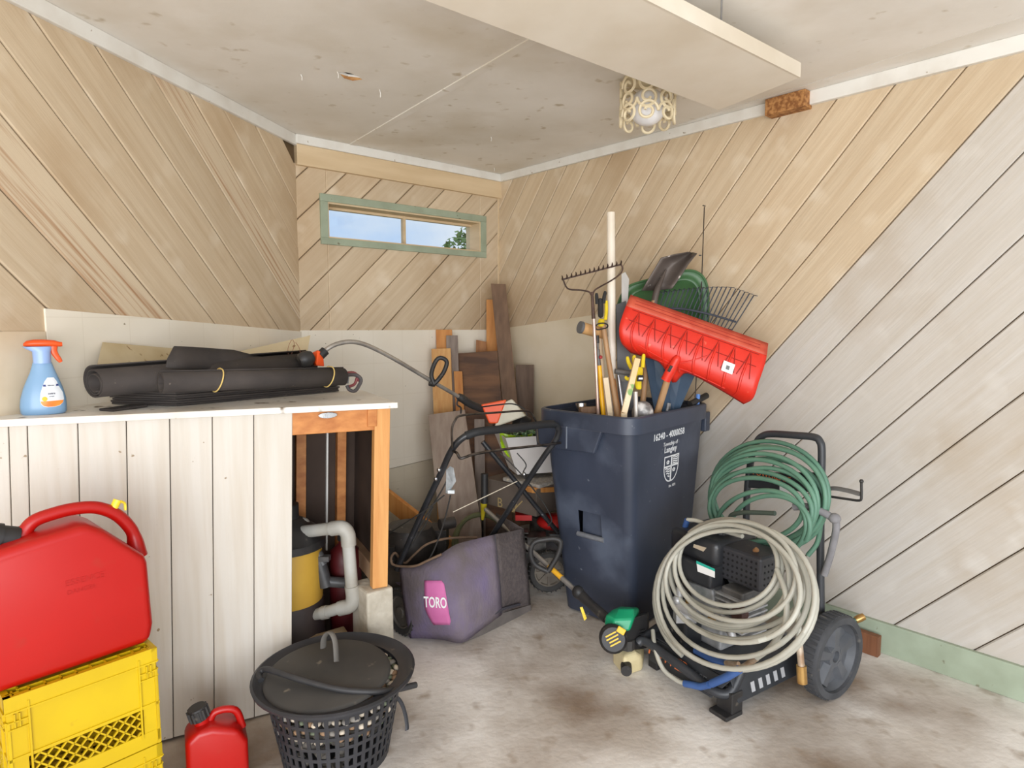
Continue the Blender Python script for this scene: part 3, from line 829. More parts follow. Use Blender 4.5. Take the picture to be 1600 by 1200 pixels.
def oval(cx, cy, rx, ry, k=10, up=1.0):
    return [(cy + ry * math.cos(math.pi * i / k), cx - max(.4, rx * math.sin(math.pi * i / k)), cx + max(.4, rx * math.sin(math.pi * i / k))) for i in range(k + 1)]
drop = [(633.5, 74, 84), (632, 69, 90), (628, 66, 94), (622, 65, 95.5), (612, 66, 94.5), (602, 69, 90), (594, 72, 87.5), (588, 76, 84)]
patch('label', drop, lw, .0010)
patch('label_band', [(633, 74.5, 83.5), (631.5, 69.5, 89.5), (628, 66.5, 93.5), (624, 65.5, 95)], lo_, .0016)
patch('label_stripe', [(601.5, 70, 90), (598.5, 70, 89)], lb_, .0016)
patch('label_oval', oval(80, 599, 6.5, 8), lw, .0022)
patch('label_spot', oval(71, 620.5, 3.6, 3.6), M('yellow_print', (236, 186, 40), None, rough=.5), .0018)
dk = M('dark_print', (60, 62, 84), None, rough=.5)
def bl_text(body, x, y, size):
    o = onbottle(x, y, .003); o2 = onbottle(x + 3, y, .003); o3 = onbottle(x, y - 4, .003)
    text('lettering', body, size, frame(o, o2 - o, o3 - o), dk, sb)
bl_text('febreze', 80, 600, .0058); bl_text('extra', 80, 612.5, .009); bl_text('strength', 80, 617, .004)

# ---- maroon handled tool end behind the small roll
mh = thing('hand_saw', P(550, 600, 2.62), 'saw with maroon handle poking out behind the thin felt roll', 'saw')
maroon = M('maroon_plastic', (136, 66, 66), (112, 52, 54), scale=10, rough=.5)
MB().tube(cr([P(538, 584, 2.63), P(552, 583, 2.63), P(560, 590, 2.63), P(560, 596, 2.63)], 4), .008, 8).build('handle', maroon, mh, smooth=True)
MB().tube(cr([P(538, 586, 2.62), P(556, 586, 2.62), P(564, 593, 2.62), P(560, 604, 2.62), P(554, 611, 2.62), P(546, 609, 2.62), P(542, 602, 2.62)], 4), .0075, 8).build('grip', M('dark_grey_rubber', (62, 56, 58), (76, 70, 70), scale=12, rough=.6), mh, smooth=True)
MB().tube(cr([P(558, 590, 2.625), P(554, 600, 2.625), P(546, 604, 2.625)], 4), .006, 8).build('handle', maroon, mh, smooth=True)
MB().bar(P(545, 594, 2.70), P(480, 588, 2.60), .002, .03).build('blade', steel, mh)

# ------------------------------------------------------------------ black basket of pebbles with its lid
BC = V((-0.582, 2.005, 0)); BZ = 0.28; BR = 0.26
bas = thing('pond_basket', BC, 'round black perforated basket full of pebbles with a lid on it', 'basket')
black_pl2 = M('dusty_black_plastic', (40, 41, 45), (56, 56, 60), scale=6, rough=.5, lo=.35, hi=.75, c4=(90, 84, 76), s4=26, lo4=.7, hi4=.78)
BMx = Matrix.Translation(BC)
MB().lathe([(.205, BZ - .006), (.226, BZ - .006), (.252, BZ + .010), (BR, BZ + .006), (BR - .002, BZ - .002), (.236, BZ - .014), (.216, BZ - .02), (.205, BZ - .02)], 48, BMx, caps=False).build('rim', black_pl2, bas, smooth=True)
MB().lathe([(.0, .0), (.165, .0), (.168, .012), (.0, .012)], 32, BMx, caps=False).build('bottom', black_pl2, bas)
def brad(z): return .17 + (.222 - .17) * z / BZ
bw = MB()
for (z0, z1) in ((.0, .03), (.056, .068), (.094, .106), (.132, .144), (.170, .182), (.208, .220), (.244, .272)):
    bw.lathe([(brad(z0), z0), (brad(z1), z1), (brad(z1) - .004, z1), (brad(z0) - .004, z0)], 48, BMx, caps=False)
    # close the ring top and bottom
for k in range(44):
    a = 2 * math.pi * k / 44; c_, s_ = math.cos(a), math.sin(a); tv = V((-s_, c_, 0)) * .0062
    def at_(z, e): return BC + V((c_, s_, 0)) * (brad(z) - e) + V((0, 0, z))
    bw.hexa([at_(.02, .0005) - tv, at_(.02, .0005) + tv, at_(.02, .004) + tv, at_(.02, .004) - tv], [at_(.26, .0005) - tv, at_(.26, .0005) + tv, at_(.26, .004) + tv, at_(.26, .004) - tv])
tag(bw.build('wall_lattice', black_pl2, bas), 'perforated black side wall')
# strap handle on the right
MB().tube(cr([P(612, 1085, 2.12), P(625, 1095, 2.13), P(633, 1115, 2.13), P(636, 1140, 2.12), P(628, 1150, 2.10)], 5), .007, 6, flat=.35).build('strap', black_pl2, bas, smooth=True)
lid = thing('basket_lid', BC + V((-.02, -.02, BZ)), 'flat dusty black lid with arched handle resting on the pebbles', 'lid')
LCt = V((-0.598, 1.985, BZ + .008)); ltilt = Matrix.Translation(LCt) @ Matrix.Rotation(math.radians(3), 4, 'X')
MB().lathe([(.0, .006), (.03, .008), (.188, .005), (.197, .001), (.200, -.006), (.196, -.010), (.0, -.004)], 48, ltilt, caps=False).build('disc', M('dusty_dark_lid', (58, 56, 54), (74, 71, 67), scale=4, rough=.7, lo=.35, hi=.7, c4=(130, 120, 104), s4=22, lo4=.68, hi4=.78), lid, smooth=True)
hp = [P(505, 1012, 2.06), P(506, 998, 2.055), P(512, 989, 2.05), P(519, 991, 2.035), P(524, 1005, 2.02), P(526, 1034, 1.99)]
MB().tube(cr(hp, 5), .011, 8, flat=.45).build('handle', M('worn_grey_plastic', (104, 100, 94), (80, 77, 73), scale=14, rough=.6), lid, smooth=True)
hz = thing('rubber_hose', P(520, 1080, 1.9), 'short length of black rubber hose lying across the basket lid', 'hose')
hpts = [P(408, 1063, 1.93), P(405, 1053, 1.955), P(413, 1046, 1.965), P(430, 1049, 1.94), P(470, 1062, 1.90), P(530, 1077, 1.87), P(585, 1081, 1.88), P(620, 1077, 1.93), P(650, 1070, 1.98)]
hpts = cr(hpts, 7)
MB().tube(hpts, .0098, 10).build('tube', M('matt_black_rubber', (38, 38, 40), (52, 51, 52), scale=12, rough=.55), hz, smooth=True)
# pebbles: packed around the lid, just under the rim
pm_ = [M('pebble_pale', (206, 194, 176), (186, 170, 148), scale=20, rough=.8), M('pebble_grey', (140, 134, 126), (116, 110, 102), scale=20, rough=.8), M('pebble_brown', (150, 120, 92), (124, 98, 74), scale=20, rough=.8), M('pebble_green', (112, 118, 96), (90, 98, 78), scale=20, rough=.8)]
def pebble_mesh(seed):
    r_ = random.Random(seed); mb = MB(); mb.sphere((0, 0, 0), 1, 10, 6, (1, r_.uniform(.65, .85), r_.uniform(.45, .6)))
    mb.v = [p * (1 + r_.uniform(-.07, .07)) for p in mb.v]
    me = bpy.data.meshes.new('pebble'); me.from_pydata([tuple(p) for p in mb.v], [], mb.f); me.update()
    me.polygons.foreach_set('use_smooth', [True] * len(me.polygons)); return me
pme = []
for i in range(6):
    for mt in pm_:
        me = pebble_mesh(i * 7 + len(pme)); me.materials.append(mt); pme.append(me)
rg = random.Random(11)
npb = 0
for ringr, cnt, zz in ((.196, 46, BZ - .022), (.172, 38, BZ - .020), (.146, 26, BZ - .022), (.196, 44, BZ - .055), (.188, 42, BZ - .088), (.182, 40, BZ - .120)):
    for k in range(cnt):
        a = 2 * math.pi * (k + rg.uniform(-.2, .2)) / cnt
        rr_ = ringr + rg.uniform(-.006, .004)
        o = bpy.data.objects.new('pebble', rg.choice(pme)); col.objects.link(o)
        o.location = BC + V((math.cos(a) * rr_, math.sin(a) * rr_, zz + rg.uniform(-.004, .004)))
        o.rotation_euler = (rg.uniform(-.4, .4), rg.uniform(-.4, .4), rg.uniform(0, 6.28)); o.scale = (rg.uniform(.014, .019),) * 3
        tag(o, 'small rounded pebble in the black perforated basket', 'pebble', 'pebbles in the basket'); npb += 1
# filler bed of pebbles below
pb = MB(); rg = random.Random(5)
for i in range(200):
    a = rg.uniform(0, 6.283); rr_ = math.sqrt(rg.random()) * .15; z = rg.uniform(.03, BZ - .04)
    pb.sphere(BC + V((math.cos(a) * rr_, math.sin(a) * rr_, z)), rg.uniform(.016, .024), 6, 4, (1, .8, .6))
tag(pb.build('pebble_fill', pm_[1], smooth=True), 'mass of pebbles filling the middle of the black basket', 'pebbles', kind='stuff')

# ------------------------------------------------------------------ crates and fuel cans
CZ = 0.55
cA = FZ(0, 1096, CZ); cBp = FZ(245, 1011, CZ)
cx_ = (cBp - cA).normalized(); cy_ = V((-cx_.y, cx_.x, 0))
CRM = frame(cBp - cx_ * .33, cx_, cy_)       # local: x 0..0.33, y 0..0.33, z up (0 = top plane of the upper crate)
yel = M('yellow_crate_plastic', (204, 172, 5), (190, 156, 4), scale=3, rough=.42, c4=(190, 150, 24), s4=30, lo4=.7, hi4=.78)
def crate(zoff, label):
    root = thing('milk_crate', CRM @ V((.165, .165, zoff - .27)), label, 'crate', 'yellow crates')
    W_, Hh = .33, .27
    m = CRM @ Matrix.Translation(V((0, 0, zoff)))
    for side in range(4):
        ms = m @ Matrix.Translation(V((W_ / 2, W_ / 2, 0))) @ Matrix.Rotation(side * math.pi / 2, 4, 'Z') @ Matrix.Translation(V((-W_ / 2, -W_ / 2, 0)))
        mb = MB()
        mb.box((W_ / 2, .007, -.020), (W_, .014, .040), ms)            # top rim band
        mb.box((W_ / 2, .006, -.095), (W_ - .01, .005, .115), ms)      # plain upper panel
        mb.box((.020, .006, -.16), (.040, .006, .20), ms); mb.box((W_ - .020, .006, -.16), (.040, .006, .20), ms)
        mb.box((W_ / 2, .006, -.250), (W_, .008, .04), ms)
        mb.box((W_ / 2, .006, -.155), (W_, .012, .008), ms)
        mb.box((W_ / 2, .0, -.038), (W_ - .002, .006, .004), ms)
        for xr in (.046, W_ - .046): mb.box((xr, .001, -.13), (.004, .006, .22), ms)
        for zr in (-.062, -.080):
            mb.box((W_ - .024, .001, zr), (.040, .006, .003), ms); mb.box((.024, .001, zr), (.040, .006, .003), ms)
        for xr in (.018, .028, W_ - .028, W_ - .018): mb.box((xr, .001, -.060), (.003, .006, .034), ms)
        mb.build('side', yel, root)
        lt = MB()
        x0, x1, z0, z1 = .048, W_ - .048, -.232, -.158
        for k in range(-5, 12):
            for sg in (1, -1):
                xa = x0 + k * .028; a2 = (xa, z0) ; b2 = (xa + sg * (z1 - z0), z1)
                t0, t1 = 0.0, 1.0
                dx = b2[0] - a2[0]
                if dx > 0: t0 = max(t0, (x0 - a2[0]) / dx); t1 = min(t1, (x1 - a2[0]) / dx)
                else: t0 = max(t0, (x1 - a2[0]) / dx); t1 = min(t1, (x0 - a2[0]) / dx)
                if t1 - t0 < .05: continue
                pa = ms @ V((a2[0] + dx * t0, .006, z0 + (z1 - z0) * t0)); pb_ = ms @ V((a2[0] + dx * t1, .006, z0 + (z1 - z0) * t1))
                lt.bar(pa, pb_, .004, .005, up=ms.to_3x3() @ V((0, 1, 0)))
        # vertical slot ribs of the top rim
        lt.build('lattice', yel, root)
    nb = MB()
    for k in range(10):
        for ysd in (.020, W_ - .020): nb.box((.02 + k * .0322, ysd, -.006), (.004, .026, .012), m)
        for xsd in (.020, W_ - .020): nb.box((xsd, .02 + k * .0322, -.006), (.026, .004, .012), m)
    for q in range(4):
        ms = m @ Matrix.Translation(V((W_ / 2, W_ / 2, 0))) @ Matrix.Rotation(q * math.pi / 2, 4, 'Z') @ Matrix.Translation(V((-W_ / 2, -W_ / 2, 0)))
        nb.box((W_ / 2, .034, -.012), (W_ - .06, .003, .024), ms)
    nb.build('rim_ribs', yel, root)
    bb = MB()
    for k in range(9): bb.box((.03 + k * .0337, W_ / 2, -.266), (.012, W_ - .02, .008), m); bb.box((W_ / 2, .03 + k * .0337, -.266), (W_ - .02, .012, .008), m)
    bb.build('base_grid', yel, root)
    return root
crate(0.0, 'yellow plastic milk crate directly under the large red fuel can')
crate(-0.272, 'yellow plastic milk crate standing on the floor under another crate')

GP = CRM @ V((0, .028, 0)); GN = cy_
def GL(px, py):       # photo pixel -> can local (x along, z)
    p = PP(px, py, GP, GN); q = CRM.inverted() @ p; return (q.x, q.z)
can = thing('fuel_can', CRM @ V((.16, .12, 0)), 'large red plastic fuel can with a hand loop on the yellow crate', 'fuel can')
red_can = M('red_can_plastic', (178, 14, 7), (164, 11, 5), scale=3, rough=.38, lo=.3, hi=.8, c4=(170, 32, 20), s4=16, lo4=.66, hi4=.78)
body = [(-55, 1092), (20, 1071), (120, 1031), (236, 985), (242, 975), (238, 935), (233, 880), (228, 869), (165, 830), (140, 822), (125, 823), (60, 843), (0, 862), (-60, 890), (-72, 960)]
bl = [GL(x, y) for x, y in body]
z_lo = 0.002
bl = [(x, max(z_lo, z)) for x, z in bl]
bl[0] = (bl[0][0], z_lo); bl[1] = (bl[1][0], z_lo); bl[2] = (bl[2][0], z_lo); bl[3] = (bl[3][0], z_lo + .002)
cm = CRM @ Matrix.Translation(V((0, .028, 0))) @ Matrix.Rotation(math.pi / 2, 4, 'X')    # poly (x,z) extruded towards -y(local) -> use negative depth
mb = MB(); mb.prism(bl, -.185, 0.0, cm)
o = mb.build('body', red_can, can, bev=.022, seg=5); o.data.polygons.foreach_set('use_smooth', [True] * len(o.data.polygons))
def GC(px, py, d=.09):
    x, z = GL(px, py); return CRM @ V((x, .028 + d, z))
# handle pixel positions refer to the front plane: shift them for their depth
def GH(px, py, d=.085):
    p = PP(px, py, CRM @ V((0, .028 + d, 0)), GN); return p
hpts = cr([GH(18, 868), GH(34, 838), GH(52, 815), GH(82, 803), (GH(115, 795)), GH(150, 793), GH(180, 803), GH(201, 822), GH(210, 840), GH(214, 868)], 6)
rs = []
n = len(hpts)
for i in range(n):
    t = i / (n - 1); rs.append(.0165 + .012 * max(0, 1 - t / .16) + .010 * max(0, (t - .86) / .14))
MB().tube(hpts, rs, 14).build('hand_loop', red_can, can, smooth=True)
yc = MB(); a_, b_ = GH(176, 797), GH(184, 781)
yc.tube([a_, b_], .0105, 12); yc.tube(cr([b_ + V((.008, 0, -.004)), GH(195, 787), GH(196, 797)], 3), .0035, 6)
tag(yc.build('vent_cap', M('yellow_cap', (238, 206, 50), None, rough=.4), can, smooth=True), 'yellow vent cap')
sp = MB(); s0, s1 = GH(26, 842, .085), GH(-22, 838, .085)
sp.tube([s0, s0.lerp(s1, .55), s0.lerp(s1, .56), s1], [.030, .030, .034, .034], 16)
for k in range(14):
    a = 2 * math.pi * k / 14
tag(sp.build('spout_cap', blackp, can, smooth=True), 'black spout cap')
def can_text(body_, px, py, size):
    p = PP(px, py, CRM @ V((0, .0272, 0)), GN); text('embossing', body_, size, frame(p, cx_, V((0, 0, 1))), red_can, can)
can_text('ESSENCE', 133, 905, .022); can_text('DANGER', 128, 921, .016)

# small red can on the floor
sc = thing('fuel_can', V((P(337, 1130, 1.84).x, 1.84, 0)), 'small red fuel can with black cap on the floor beside the crates', 'fuel can')
c0 = V((P(337, 1130, 1.84).x, 1.84, 0))
SCM = frame(c0, V((.88, .47, 0)), V((-.47, .88, 0)))
pr_ = [(-.085, 0), (.085, 0), (.085, .155), (.06, .20), (-.01, .227), (-.05, .227), (-.085, .20)]
mb = MB(); mb.prism(pr_, -.055, .055, SCM @ Matrix.Rotation(math.pi / 2, 4, 'X'))
o = mb.build('body', red_can, sc, bev=.018, seg=4); o.data.polygons.foreach_set('use_smooth', [True] * len(o.data.polygons))
MB().tube(cr([SCM @ V((-.02, 0, .205)), SCM @ V((.0, 0, .245)), SCM @ V((.055, 0, .235)), SCM @ V((.075, 0, .175))], 5), .011, 10).build('hand_loop', red_can, sc, smooth=True)
cm_ = SCM @ Matrix.Translation(V((-.038, 0, .227))) @ Matrix.Rotation(math.radians(-14), 4, 'Y')
MB().lathe([(.022, -.01), (.022, .018), (0, .018)], 16, cm_).build('neck', red_can, sc, smooth=True)
kb = MB()
kb.lathe([(.026, .012), (.0275, .014), (.0275, .046), (.025, .05), (0, .05)], 24, cm_)
for k in range(12):
    a = 2 * math.pi * k / 12; kb.box((.028 * math.cos(a), .028 * math.sin(a), .03), (.005, .005, .032), cm_)
tag(kb.build('cap', blackp, sc), 'black screw cap')
# ------------------------------------------------------------------ boards leaning in the corner
def proj(p):
    q = V(p) - CAM; z = q.dot(FW); return 800 + FPX * q.x / z, 600 - FPX * q.dot(UP) / z
def lean(name, label, tl, tr, sl, sr, Yt, Yb, th, mat, cat='board', bev=.0015):
    fy = proj((0, Yb, 0.002))[1]
    TL, TR = P(tl[0], tl[1], Yt), P(tr[0], tr[1], Yt)
    BL, BR = P(tl[0] + sl * (fy - tl[1]), fy, Yb), P(tr[0] + sr * (fy - tr[1]), fy, Yb)
    n = (TR - TL).cross(BL - TL).normalized()
    if n.y < 0: n = -n
    o = n * th
    return tag(MB().hexa([TL, TR, BR, BL], [TL + o, TR + o, BR + o, BL + o]).build(name, mat, bev=bev), label, cat)
def woodm(name, a, b, r=.65): return M(name, a, b, scale=5, stretch=(7, 7, .5), rough=r, bump=.15, lo=.3, hi=.7)
w_or = woodm('amber_pine', (212, 150, 82), (188, 120, 58)); w_or2 = woodm('yellow_pine', (216, 168, 106), (196, 140, 80))
w_gr = woodm('grey_weathered_wood', (146, 132, 122), (120, 106, 96)); w_dk = woodm('brown_weathered_wood', (124, 96, 74), (98, 74, 56))
w_dk2 = woodm('dark_umber_wood', (112, 90, 74), (88, 68, 54)); w_pl = M('brown_plywood', (118, 80, 48), (74, 46, 26), scale=3, stretch=(1.2, 1.2, 6), rough=.6, lo=.35, hi=.62, bump=.1)
w_pg = woodm('pinkish_grey_plank', (164, 146, 130), (140, 120, 106))
lean('plank', 'amber plank at the back, standing behind the grey slat in the corner', (681, 515), (706, 515), .03, .03, 4.20, 4.03, .02, w_or)
lean('slat', 'narrow grey weathered slat between two amber planks', (697, 524), (715, 524), .02, .03, 4.17, 3.97, .012, w_gr)
lean('plank', 'yellow pine plank with nail holes in front of the grey slat', (674, 545), (704, 544), .035, .035, 4.08, 3.86, .022, w_or2)
lean('slat', 'short yellow slat tucked beside the brown plywood', (709, 580), (722, 580), .05, .05, 4.12, 3.90, .015, w_or)
lean('plywood_sheet', 'dark brown swirly grained plywood sheet leaning in the corner', (715, 552), (777, 548), .085, .09, 4.20, 3.92, .010, w_pl, 'plywood')
lean('offcut', 'knotty offcut peeping over the top of the plywood', (744, 531), (760, 534), -.02, -.02, 4.36, 4.24, .02, woodm('knotty_pine', (176, 122, 72), (140, 88, 46)))
lean('slat', 'tall amber slat half hidden behind the longest brown board', (760, 468), (777, 468), .0, .0, 4.46, 4.32, .015, w_or)
lean('board', 'longest brown weathered board leaning into the corner', (767, 443), (790, 444), .098, .100, 4.34, 3.93, .03, w_dk)
lean('board', 'short dark board standing against the cream wall panel', (806, 570), (834, 570), .0, .0, 4.25, 4.12, .02, w_dk2)
lean('board', 'wide pinkish grey board with a dark top end behind the mower', (669, 648), (726, 640), .103, .142, 3.84, 3.66, .04, w_pg)
lean('slat', 'thin grey slat between the wide grey board and the box', (741, 655), (757, 655), .01, .01, 3.98, 3.88, .012, w_gr)
ob = MB(); ob.bar(P(572, 752, 3.72), P(762, 902, 3.36), .03, .10)
tag(ob.build('plank', w_or, bev=.002), 'amber plank lying slanted along the back wall beside the cabinet', 'board')

# ------------------------------------------------------------------ push mower with bag
mw = thing('lawn_mower', V((-0.45, 3.0, 0)), 'dark lawn mower with looped black handle and purple grass bag', 'lawn mower')
blk_tube = M('black_painted_tube', (32, 33, 36), (44, 45, 48), scale=14, rough=.35, c4=(120, 120, 122), s4=60, lo4=.72, hi4=.78)
dk_steel = M('dark_chrome', (104, 98, 94), (70, 64, 60), scale=30, rough=.3, metal=.9)
hl = [(620, 890, 2.82), (660, 800, 2.70), (690, 737, 2.60), (702, 710, 2.555), (714, 692, 2.53), (730, 680, 2.53), (750, 674, 2.55), (800, 669, 2.66), (850, 663, 2.79), (866, 663, 2.83), (873, 672, 2.85), (868, 688, 2.865), (850, 713, 2.89), (820, 758, 2.95), (770, 835, 3.08), (742, 880, 3.16)]
MB().tube(cr([P(*q) for q in hl], 6), .0135, 12).build('handle', blk_tube, mw, smooth=True)
MB().tube(cr([P(*q) for q in [(728, 681, 2.528), (750, 674, 2.55), (800, 669, 2.66), (850, 663, 2.79), (864, 662.5, 2.825)]], 6), .0172, 14).build('grip', M('black_foam_grip', (28, 29, 31), None, rough=.7), mw, smooth=True)
MB().tube(cr([P(*q) for q in [(707, 700, 2.52), (706, 672, 2.50), (711, 657, 2.50), (722, 649, 2.51), (770, 645, 2.62), (818, 642, 2.74), (830, 646, 2.77), (838, 662, 2.79), (841, 690, 2.80), (846, 696, 2.80)]], 6), .0045, 8).build('bail_bar', dk_steel, mw, smooth=True)
MB().tube(cr([P(*q) for q in [(708, 705, 2.53), (714, 708, 2.50), (719, 716, 2.50), (728, 714, 2.51), (740, 710, 2.54), (780, 703, 2.64), (845, 696, 2.80), (876, 692, 2.87)]], 6), .0058, 8).build('control_bar', dk_steel, mw, smooth=True)
MB().tube(cr([P(*q) for q in [(752, 636, 3.05), (775, 633, 3.0), (800, 631, 2.98), (818, 638, 2.97), (824, 650, 2.96)]], 5), .0035, 6).build('throttle_cable', blackp, mw, smooth=True)
br = MB(); 
br.hexa([P(703, 728, 2.57), P(709, 731, 2.56), P(713, 752, 2.59), P(707, 756, 2.60)], [P(697, 734, 2.60), P(701, 736, 2.60), P(703, 768, 2.63), P(696, 772, 2.63)])
br.box(P(705, 768, 2.61), (.03, .02, .015))
tag(br.build('bracket', M('zinc_plate', (206, 210, 212), (170, 176, 180), scale=30, rough=.35, metal=.3), mw, bev=.002), 'bent shiny bracket on the handle')
cbm = M('black_cable', (52, 50, 48), None, rough=.6)
for pts in ([(694, 774, 2.6), (660, 800, 2.66), (600, 838, 2.86)], [(704, 774, 2.6), (694, 815, 2.66), (680, 855, 2.74), (668, 878, 2.78)], [(706, 735, 2.6), (688, 770, 2.64), (650, 832, 2.75), (622, 880, 2.82)], [(676, 792, 2.68), (664, 820, 2.74), (640, 856, 2.8), (624, 884, 2.82)]):
    MB().tube(cr([P(*q) for q in pts], 6), .0034, 6).build('cable', cbm, mw, smooth=True)
MB().tube([P(708, 800, 2.75), P(808, 752, 2.96)], .0022, 6).build('rod', M('pale_rod', (206, 196, 176), None, rough=.5), mw)
for q in ((820, 740, 2.925), (688, 733, 2.60), (683, 747, 2.62)):
    c = P(*q); mb = MB(); mb.sphere(c + V((-.004, -.012, 0)), .010, 10, 6); mb.build('knob', chrome, mw, smooth=True)
for pts in ([(808, 708, 2.93), (822, 726, 2.93), (818, 742, 2.93), (838, 770, 3.0), (852, 790, 3.05), (862, 812, 3.08), (856, 822, 3.1)], [(782, 708, 2.95), (812, 738, 2.94), (836, 768, 3.0)]):
    MB().tube(cr([P(*q) for q in pts], 6), .0032, 6).build('cable', cbm, mw, smooth=True)
# deck, engine, wheels
fwd = V((-.7, .7, 0)).normalized(); axl = V((.7, .7, 0)).normalized()
dc = V((-0.53, 3.22, 0))
deckm = M('grimy_dark_deck', (52, 46, 42), (74, 66, 58), scale=8, rough=.7, c4=(110, 98, 84), s4=30, lo4=.68, hi4=.75)
rings = []
for (z, k, r_) in ((.07, 1.0, .24), (.17, 1.0, .24), (.20, .9, .22), (.22, .7, .18)):
    rings.append([dc + fwd * (math.cos(a) * .30 * k) + axl * (math.sin(a) * .25 * k) + V((0, 0, z)) for a in [2 * math.pi * j / 24 for j in range(24)]])
MB().loft(rings).build('deck', deckm, mw, smooth=True)
em = MB(); em.lathe([(.13, .21), (.14, .25), (.14, .33), (.12, .36), (.12, .38), (.05, .40), (.0, .40)], 20, Matrix.Translation(dc))
em.box(dc + axl * .15 + V((0, 0, .28)), (.16, .14, .12)); em.box(dc - axl * .14 + fwd * .03 + V((0, 0, .27)), (.14, .16, .10)); em.tube([dc + axl * .12 - fwd * .1 + V((0, 0, .38)), dc + axl * .20 - fwd * .12 + V((0, 0, .38))], .03, 10)
em.build('engine', M('oily_black_metal', (44, 40, 38), (66, 60, 56), scale=18, rough=.5, c4=(130, 122, 112), s4=50, lo4=.7, hi4=.75), mw, smooth=True)
def wheel(root, c, axis, r, wdt, tyre, hubm, name='wheel', spokes=0):
    axis = V(axis).normalized()
    m = frame(c, axis.orthogonal(), axis.cross(axis.orthogonal()))
    t = MB(); h = wdt / 2
    t.lathe([(r * .72, -h * .8), (r * .93, -h), (r, -h * .6), (r, h * .6), (r * .93, h), (r * .72, h * .8)], 32, m, caps=False)
    n_ = 28
    for k in range(n_):
        a = 2 * math.pi * k / n_
        t.box((r * math.cos(a), r * math.sin(a), 0), (r * .05, r * .08, wdt * .8), m @ Matrix.Rotation(0, 4, 'Z'))
    o = t.build(name, tyre, root, smooth=True)
    hb = MB(); hb.lathe([(0, -h * .7), (r * .74, -h * .7), (r * .74, h * .7), (r * .66, h * .75), (r * .62, h * .35), (r * .25, h * .35), (r * .22, h * .8), (0, h * .8)], 28, m, caps=False)
    for k in range(spokes):
        a = 2 * math.pi * k / spokes; hb.box((r * .44, 0, h * .45), (r * .44, r * .12, h * .5), m @ Matrix.Rotation(a, 4, 'Z'))
    hb.build('hub', hubm, o, smooth=True)
    return o
tyre = M('worn_black_rubber', (44, 43, 42), (60, 58, 56), scale=14, rough=.75)
hub_d = M('grimy_hub', (74, 70, 64), (96, 90, 82), scale=14, rough=.6)
for (sx2, sy2) in ((-.30, -.26), (.26, -.26), (-.30, .26), (.26, .26)):
    wc = dc + fwd * -sx2 * -1.0 + axl * sy2 if False else dc + fwd * sx2 + axl * sy2
    wheel(mw, V((wc.x, wc.y, .105)), axl * (1 if sy2 > 0 else -1), .105, .045, tyre, hub_d)
rw = P(618, 960, 2.86)
# grass bag
fab = M('faded_purple_fabric', (112, 100, 130), (124, 113, 118), scale=3.5, stretch=(1.6, 1.6, .7), rough=.95, lo=.4, hi=.62, c3=(100, 90, 92), s3=3.2, lo3=.42, hi3=.6, bump=.3, bscale=60)
mesh_f = M('grey_mesh_fabric', (100, 90, 88), (84, 76, 76), scale=60, rough=.95, bump=.4, bscale=90)
bag = bpy.data.objects.new('grass_bag', None)
topf = [(624, 886, 2.80), (650, 884, 2.765), (685, 868, 2.755), (712, 851, 2.78), (745, 842, 2.84), (773, 835, 2.90)]
midf = [(630, 940, 2.765), (655, 940, 2.70), (690, 938, 2.665), (720, 935, 2.685), (752, 922, 2.75), (780, 905, 2.84)]
botf = [(641, 997, 2.77), (660, 997, 2.74), (690, 999, 2.72), (722, 1004, 2.715), (750, 985, 2.78), (784, 960, 2.90)]
rows = []
for t in [i / 10 for i in range(11)]:
    row = []
    for (a, b, c) in zip(topf, midf, botf):
        l0 = (1 - t) * (1 - 2 * t); l1 = 4 * t * (1 - t); l2 = t * (2 * t - 1)
        q = [a[k] * l0 + b[k] * l1 + c[k] * l2 for k in range(3)]; row.append(P(*q))
    rows.append(cr(row, 4))
fb = MB().grid(rows); 
# back and bottom of the fabric bag
bo = V((-.14, .26, 0))
back = [[V((p.x + bo.x, p.y + bo.y, p.z * .9)) for p in r] for r in rows]
fb.grid(back[5:])
fb.grid([rows[-1], [p + bo * .5 - V((0, 0, .01)) for p in rows[-1]], back[-1]])
gb = fb.build('grass_bag', fab, mw, smooth=True, solid=.003)
tag(gb, 'faded purple fabric grass bag')
sr_ = [[P(773, 835, 2.90), P(795, 831, 2.98), P(818, 826, 3.06)], [P(779, 880, 2.86), P(800, 877, 2.96), P(822, 872, 3.06)], [P(782, 920, 2.86), P(803, 915, 2.96), P(826, 908, 3.06)], [P(784, 958, 2.90), P(806, 950, 2.98), P(829, 945, 3.06)]]
sp_ = MB().grid([cr(r, 4) for r in sr_]); sp_.grid([cr(sr_[0], 4), [p + V((-.14, .26, 0)) for p in cr(sr_[0], 4)]]) if False else None
sp_.grid([[r[-1] for r in sr_], [r[-1] + bo for r in sr_]])
sp2 = sp_.build('side_mesh', mesh_f, gb, smooth=True, solid=.003); tag(sp2, 'grey mesh end panel of the bag')
bt_ = MB().grid([[P(722, 1004, 2.715), P(784, 958, 2.90), P(829, 945, 3.06)], [P(728, 1002, 2.74), P(790, 978, 2.92), P(830, 961, 3.06)], [P(735, 1003, 2.80), P(792, 980, 3.0), P(822, 962, 3.12)]])
bt_.build('base_flap', M('grey_vinyl', (112, 104, 100), (92, 86, 82), scale=10, rough=.7), gb, solid=.003)
MB().tube([P(755, 968, 2.80), P(784, 952, 2.88), P(812, 944, 2.98)], .007, 8).build('piping', M('dark_piping', (60, 58, 64), None, rough=.7), gb, smooth=True)
MB().tube(cr([P(*q) for q in [(773, 836, 2.895), (778, 880, 2.85), (782, 920, 2.85), (784, 957, 2.89)]], 4), .0028, 6).build('seam', M('dark_piping', (60, 58, 64), None, rough=.7), gb, smooth=True)
